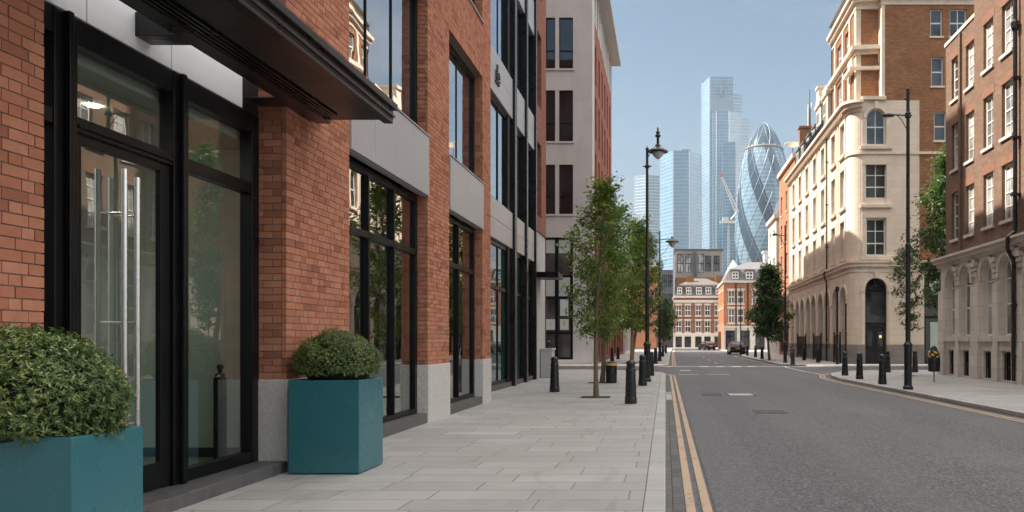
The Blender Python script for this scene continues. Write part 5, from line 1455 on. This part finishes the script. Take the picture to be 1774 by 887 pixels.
# ---------------------------------------------------------------- lamp posts
def lamp_base(q, h=8.0, rt=.045, rb=.115):
    q.lathe([(.15,0),(.15,.08),(rb,.12),(rb,1.25),(rb+.02,1.28),(rb+.02,1.33),(.075,1.42),(.07,4.2),(.078,4.22),(.078,4.3),(.058,4.34),(rt,h)], 14)
l1 = thing('lamp_post', 'tall black lamp post with bell shaped lantern, first on the left kerb', 'street lamp', (-.65, 28.6, 0), 'street lamps')
q = MB(); lamp_base(q, 8.2); q.lathe([(.06,7.55),(.09,7.58),(.09,7.64),(.05,7.68)], 12); q.lathe([(.05,8.2),(.07,8.23),(.02,8.3),(0,8.36)], 10); q.build('post', [M['cast']], l1, local=True)
q = MB(); q.tube((-.16,0,7.62),(.16,0,7.62),.022); q.tube((.0,0,8.16),(.36,0,8.16),.028); q.path([(0.02,0,7.9),(.1,0,8.1),(.2,0,8.15)], .014); q.build('bracket', [M['cast']], l1, local=True)
def lantern(par, x, z, s=1):
    q = MB(); q.lathe([(.36*s,-.02),(.36*s,.0),(.34*s,.03),(.22*s,.10),(.11*s,.17),(.09*s,.24),(.05*s,.27),(.045*s,.5),(.10*s,.53),(.10*s,.57),(.06*s,.62),(.075*s,.68),(.03*s,.74),(.03*s,.82),(0,.88)], 20, (x,0,z)); hd = q.build('lantern', [M['cast']], par, local=True)
    q = MB(); q.lathe([(0,-.28*s),(.07*s,-.25*s),(.17*s,-.14*s),(.23*s,-.03*s)], 18, (x,0,z)); q.build('lamp_shade', [M['lampglass']], hd, local=True, smooth=True)
lantern(l1, .38, 8.14)
l2 = thing('lamp_post', 'slimmer lamp post with low shaded arm, second on the left kerb', 'street lamp', (-.4, 57, 0), 'street lamps')
q = MB(); lamp_base(q, 9.2, .04, .10); q.build('post', [M['cast']], l2, local=True)
q = MB(); q.tube((0,0,8.55),(.75,0,8.62),.03); q.path([(.02,0,7.4),(.35,0,7.7),(.6,0,8.1),(.7,0,8.55)], .016); q.tube((.85,0,8.6),(.85,0,8.8),.04); q.build('bracket', [M['cast']], l2, local=True)
q = MB(); q.lathe([(.50,-.02),(.48,.03),(.28,.14),(.12,.25),(.08,.32),(0,.34)], 18, (.88,0,8.42)); hd = q.build('lantern', [M['cast']], l2, local=True)
q = MB(); q.lathe([(0,-.42),(.12,-.36),(.28,-.12),(.34,-.02)], 16, (.88,0,8.42)); q.build('lamp_shade', [M['lampglass']], hd, local=True, smooth=True)
l3 = thing('lamp_post', 'tall black lamp post with short flat arm on the right corner pavement', 'street lamp', (7.2, 24, 0), 'street lamps')
q = MB(); lamp_base(q, 8.9, .05, .115); q.lathe([(.05,8.9),(.06,8.92),(.0,8.98)], 10); q.lathe([(.06,8.05),(.09,8.08),(.09,8.2),(.06,8.24)], 12); q.build('post', [M['cast']], l3, local=True)
q = MB(); q.tube((-.48,0,8.16),(.12,0,8.13),.022); q.path([(-.05,0,7.75),(-.2,0,8.02),(-.32,0,8.14)], .012); q.tube((0,0,8.6),(-.1,0,8.63),.03); q.build('bracket', [M['cast']], l3, local=True)
q = MB(); q.lathe([(0,-.055),(.06,-.05),(.07,-.01),(.05,.03),(0,.05)], 12, (0,0,0)); q.v = [(-.58+x*2.6, y*1.2, 8.15+z) for x, y, z in q.v]; q.build('lantern', [M['cast']], l3, local=True, smooth=True)
l4 = thing('lamp_post', 'thin dark lamp post with hooked arm beside the far end of the cream building', 'street lamp', (7.85, 53, 0), 'street lamps')
q = MB(); lamp_base(q, 9.0, .05, .12); q.build('post', [M['cast']], l4, local=True)
q = MB(); q.tube((0,0,8.3),(-.55,0,8.42),.03); q.path([(0,0,7.6),(-.2,0,8.0),(-.4,0,8.35)], .016); q.build('bracket', [M['cast']], l4, local=True)
q = MB(); q.lathe([(.20,-.08),(.19,-.03),(.1,.06),(0,.1)], 12, (-.68,0,8.42)); q.build('lantern', [M['cast']], l4, local=True)
sg = thing('sign_post', 'thin dark pole at the kerb beside the parked saloon', 'pole', (6.85+.4, 78.0, 0))
q = MB(); q.lathe([(.09,0),(.09,1.0),(.05,1.1),(.045,6.6),(0,6.65)], 10); q.build('pole', [M['cast']], sg, local=True)
hp = thing('tall_post', 'slim black post with square head in front of the first cream arches', 'post', (10.4, 48.9, 0))
q = MB(); q.lathe([(.11,0),(.11,1.1),(.07,1.2),(.06,4.4),(.12,4.42),(.12,4.7),(0,4.75)], 10); q.build('pole', [M['cast']], hp, local=True)

# pavement railings by the arcade
def railing(label, x, y0, y1):
    t = thing('railing', label, 'railing', (x, (y0+y1)/2, 0), 'area railings of the cream arcade')
    for y in (y0, y1):
        q = MB(); q.tube((x,y,0),(x,y,2.0),.05,n=6); q.build('post', [M['black']], t)
    q = MB(); q.box(x-.025,x+.025,y0+.05,y1-.05,1.75,1.82); q.box(x-.025,x+.025,y0+.05,y1-.05,.15,.2)
    y = y0+.2
    while y < y1-.1: q.tube((x,y,.2),(x,y,1.75),.014,n=4); y += .16
    q.build('rail', [M['black']], t)
railing('black railing in front of the nearest cream arches', 11.1, 51.4, 53.2)
railing('black railing in front of the middle cream arches', 11.1, 57.7, 60.6)
railing('black railing in front of the farthest cream arches', 11.1, 64, 68)

# ---------------------------------------------------------------- parked cars, seen from behind
def make_car(label, loc, paint, rz=0):
    t = thing('parked_car', label, 'car', loc, 'cars parked on the right', rz)
    # body: lofted sections along the length (rear at y=0)
    sec = [(0.02,.70,.42,.80),(.12,.84,.30,.98),(.5,.90,.24,1.03),(1.2,.92,.20,1.02),(2.4,.92,.20,.98),(3.5,.91,.20,.94),(4.2,.86,.24,.84),(4.55,.72,.36,.70)]
    def ring(y, w, z0, z1):
        return [(-w*.86,y,z0),(w*.86,y,z0),(w,y,z0+.14),(w*1.0,y,(z0+z1)/2+.05),(w*.93,y,z1-.06),(w*.80,y,z1),(-w*.80,y,z1),(-w*.93,y,z1-.06),(-w*1.0,y,(z0+z1)/2+.05),(-w,y,z0+.14)]
    q = MB(); vs = []; fs = []
    for s_ in sec: vs += ring(*s_)
    n = 10
    for j in range(len(sec)-1):
        for i in range(n): fs.append((j*n+i, j*n+(i+1) % n, (j+1)*n+(i+1) % n, (j+1)*n+i))
    fs += [tuple(range(n-1,-1,-1)), tuple((len(sec)-1)*n+i for i in range(n))]
    q.add(vs, fs); q.build('body', [M[paint]], t, local=True, smooth=False, bevel=.03)
    q = MB(); vs = []; fs = []
    for (y, w, z) in ((.42,.74,1.02),(1.0,.62,1.40),(1.6,.63,1.45),(2.5,.62,1.43),(3.3,.74,.97)): vs += [(-w,y,z),(w,y,z)]
    for (y, w, z) in ((.42,.80,.98),(1.0,.80,.99),(1.6,.80,.99),(2.5,.80,.97),(3.3,.80,.94)): vs += [(-w,y,z),(w,y,z)]
    for j in range(4): fs += [(2*j,2*j+1,2*j+3,2*j+2),(2*j,2*j+2,10+2*j+2,10+2*j),(2*j+1,10+2*j+1,10+2*j+3,2*j+3)]
    q.add(vs, fs); q.build('cabin', [M[paint]], t, local=True, bevel=.02)
    q = MB(); q.quad((-.62,.545,1.09),(.62,.545,1.09),(.53,.955,1.375),(-.53,.955,1.375)); q.v = [(x, y-.03, z+.02) for x, y, z in q.v]
    q.build('rear_window', [M['win']], t, local=True)
    for s_ in (-1, 1):
        q = MB(); q.quad((s_*.795,.75,1.06),(s_*.79,3.0,1.03),(s_*.665,2.45,1.37),(s_*.668,1.15,1.37)); q.build('side_window', [M['win']], t, local=True)
        q = MB(); q.box(s_*.5, s_*.86, -.01, .16, .74, .90); q.build('tail_light', [M['red_lens']], t, local=True, bevel=.02)
        for y in (.95, 3.65):
            q = MB(); q.tube((s_*.93,y,.33),(s_*.70,y,.33),.33,n=20); wh = q.build('wheel', [M['rubber']], t, local=True)
            q = MB(); q.tube((s_*.94,y,.33),(s_*.90,y,.33),.2,n=14); q.build('rim', [M['steel']], wh, local=True)
        q = MB(); q.box(s_*.92, s_*1.05, 2.85, 2.98, .98, 1.1); q.build('mirror', [M[paint]], t, local=True, bevel=.02)
    q = MB(); q.box(-.27,.27,-.0,.05,.64,.75); q.build('number_plate', [M['plate']], t, local=True)
    q = MB(); q.box(-.78,.78,-.05,.18,.36,.56); q.build('bumper', [M[paint]], t, local=True, bevel=.04)
    q = MB(); q.box(-.5,.5,-.03,.1,.80,.825); q.build('trim', [M['steel']], t, local=True)
    return t
car = make_car('black saloon parked at the right kerb, tail towards the camera', (7.95, 88.5, -.1), 'car_paint')
dup(car, (7.2, 128, -.1), 'small dark car at the far end of the street with red tail lights', .25)

# ---------------------------------------------------------------- sky, sun, haze, camera
SKY_STR, SKY_SAT, FILL_CLOUD, SUN_STR, EXPO = .05, .68, (12.6, 12.2, 11.8), 2.85, 1.97
SUN_EL, SUN_AZ = 47.0, -1.0          # elevation; azimuth offset ahead of due left, degrees
W = bpy.data.worlds.new('World'); S.world = W; W.use_nodes = True
nt = W.node_tree; nt.nodes.clear()
sky = nt.nodes.new('ShaderNodeTexSky'); sky.sky_type = 'NISHITA'; sky.sun_disc = False
sky.sun_elevation = radians(SUN_EL); sky.sun_rotation = radians(270+SUN_AZ)
sky.air_density = 1.0; sky.dust_density = 1.6; sky.ozone_density = 1.3; sky.altitude = 50
bg = nt.nodes.new('ShaderNodeBackground'); bg.inputs[1].default_value = SKY_STR
wo = nt.nodes.new('ShaderNodeOutputWorld')
# thin cloud low down, then unseen broken bright cloud added overhead and right to lift the shade
def wn(ty, **kw):
    n = nt.nodes.new(ty)
    for k, v in kw.items(): setattr(n, k, v)
    return n
L_ = nt.links.new
tc = wn('ShaderNodeTexCoord'); mp = wn('ShaderNodeMapping'); mp.inputs['Scale'].default_value = (1, 1, 3.2); L_(tc.outputs['Generated'], mp.inputs[0])
def cloud(scale, lo, hi, top):
    nz = wn('ShaderNodeTexNoise'); nz.inputs['Scale'].default_value = scale; nz.inputs['Detail'].default_value = 7; nz.inputs['Roughness'].default_value = .55
    mr = wn('ShaderNodeMapRange'); mr.inputs['From Min'].default_value = lo; mr.inputs['From Max'].default_value = hi; mr.inputs['To Max'].default_value = top
    L_(mp.outputs[0], nz.inputs['Vector']); L_(nz.outputs['Fac'], mr.inputs['Value']); return mr.outputs[0]
hs_ = wn('ShaderNodeHueSaturation'); hs_.inputs['Saturation'].default_value = SKY_SAT; L_(sky.outputs[0], hs_.inputs['Color'])
tint = wn('ShaderNodeMix', data_type='RGBA', blend_type='MULTIPLY'); tint.inputs[0].default_value = 1; tint.inputs[7].default_value = (.60, .73, .75, 1); L_(hs_.outputs[0], tint.inputs[6])
m1 = wn('ShaderNodeMix', data_type='RGBA'); m1.inputs[7].default_value = (3.3, 3.3, 3.35, 1)
L_(cloud(2.9, .47, .70, .75), m1.inputs[0])
sp_z = wn('ShaderNodeSeparateXYZ'); L_(tc.outputs['Generated'], sp_z.inputs[0])
hz = wn('ShaderNodeMapRange', interpolation_type='SMOOTHSTEP')
for k_, v_ in (('From Min', -.02), ('From Max', .34), ('To Min', .75), ('To Max', 0)): hz.inputs[k_].default_value = v_
L_(sp_z.outputs[2], hz.inputs['Value'])
m0 = wn('ShaderNodeMix', data_type='RGBA'); m0.inputs[7].default_value = (2.15, 2.35, 2.5, 1); L_(hz.outputs[0], m0.inputs[0]); L_(tint.outputs[2], m0.inputs[6]); L_(m0.outputs[2], m1.inputs[6])
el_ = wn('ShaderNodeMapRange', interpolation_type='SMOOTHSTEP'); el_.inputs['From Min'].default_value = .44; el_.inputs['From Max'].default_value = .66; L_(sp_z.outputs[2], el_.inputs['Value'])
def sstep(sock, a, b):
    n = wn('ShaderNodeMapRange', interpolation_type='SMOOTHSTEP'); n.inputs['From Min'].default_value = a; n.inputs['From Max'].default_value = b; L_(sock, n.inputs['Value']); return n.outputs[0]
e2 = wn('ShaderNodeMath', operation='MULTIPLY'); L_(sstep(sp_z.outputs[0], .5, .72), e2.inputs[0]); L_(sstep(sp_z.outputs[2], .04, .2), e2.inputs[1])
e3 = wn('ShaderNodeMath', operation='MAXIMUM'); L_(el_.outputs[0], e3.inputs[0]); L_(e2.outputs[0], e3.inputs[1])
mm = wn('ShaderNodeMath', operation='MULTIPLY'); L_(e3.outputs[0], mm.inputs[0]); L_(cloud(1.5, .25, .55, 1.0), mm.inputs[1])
m2 = wn('ShaderNodeMix', data_type='RGBA'); m2.inputs[7].default_value = (*FILL_CLOUD, 1)
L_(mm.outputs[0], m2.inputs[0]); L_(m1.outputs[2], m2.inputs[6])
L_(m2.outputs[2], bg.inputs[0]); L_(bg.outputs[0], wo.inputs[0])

sun = bpy.data.lights.new('sun', 'SUN'); sun.energy = SUN_STR; sun.angle = radians(.5); sun.color = (1, .92, .82)
so = bpy.data.objects.new('sun', sun); COL.objects.link(so)
e, a = radians(SUN_EL), radians(SUN_AZ)
to_sun = Vector((-cos(e)*cos(a), -cos(e)*sin(a), sin(e)))
so.rotation_euler = to_sun.to_track_quat('Z', 'Y').to_euler(); so.location = to_sun*60

cam = bpy.data.cameras.new('camera'); co = bpy.data.objects.new('camera', cam); COL.objects.link(co)
cam.sensor_width = 36; cam.lens = 36*1400/1774
cam.shift_x = (887-1153)/1774; cam.shift_y = (590-443.5)/1774
cam.clip_start = .05; cam.clip_end = 4000
co.location = (0, 0, 1.45); co.rotation_euler = (pi/2, 0, 0)
S.camera = co
HAZE = 0.00010
if HAZE:
    q = MB(); q.box(-1400, 1400, -500, 1400, -1.2, 345)
    t_ = NT('haze_air'); v_ = t_.n('ShaderNodeVolumePrincipled'); v_.inputs['Color'].default_value = (.86, .92, 1, 1); v_.inputs['Density'].default_value = HAZE; v_.inputs['Anisotropy'].default_value = .3
    t_.l(v_.outputs[0], t_.out.inputs['Volume'])
    tag(q.build('haze', [t_.mat]), kind='stuff')

S.view_settings.view_transform = 'Standard'; S.view_settings.look = 'None'; S.view_settings.gamma = 1.0
S.view_settings.use_curve_mapping = False; S.view_settings.exposure = EXPO
S.cycles.use_denoising = True
S.cycles.max_bounces = 8; S.cycles.transparent_max_bounces = 12; S.cycles.glossy_bounces = 4; S.cycles.diffuse_bounces = 5
S.cycles.sample_clamp_indirect = 6; S.cycles.caustics_reflective = False; S.cycles.caustics_refractive = False
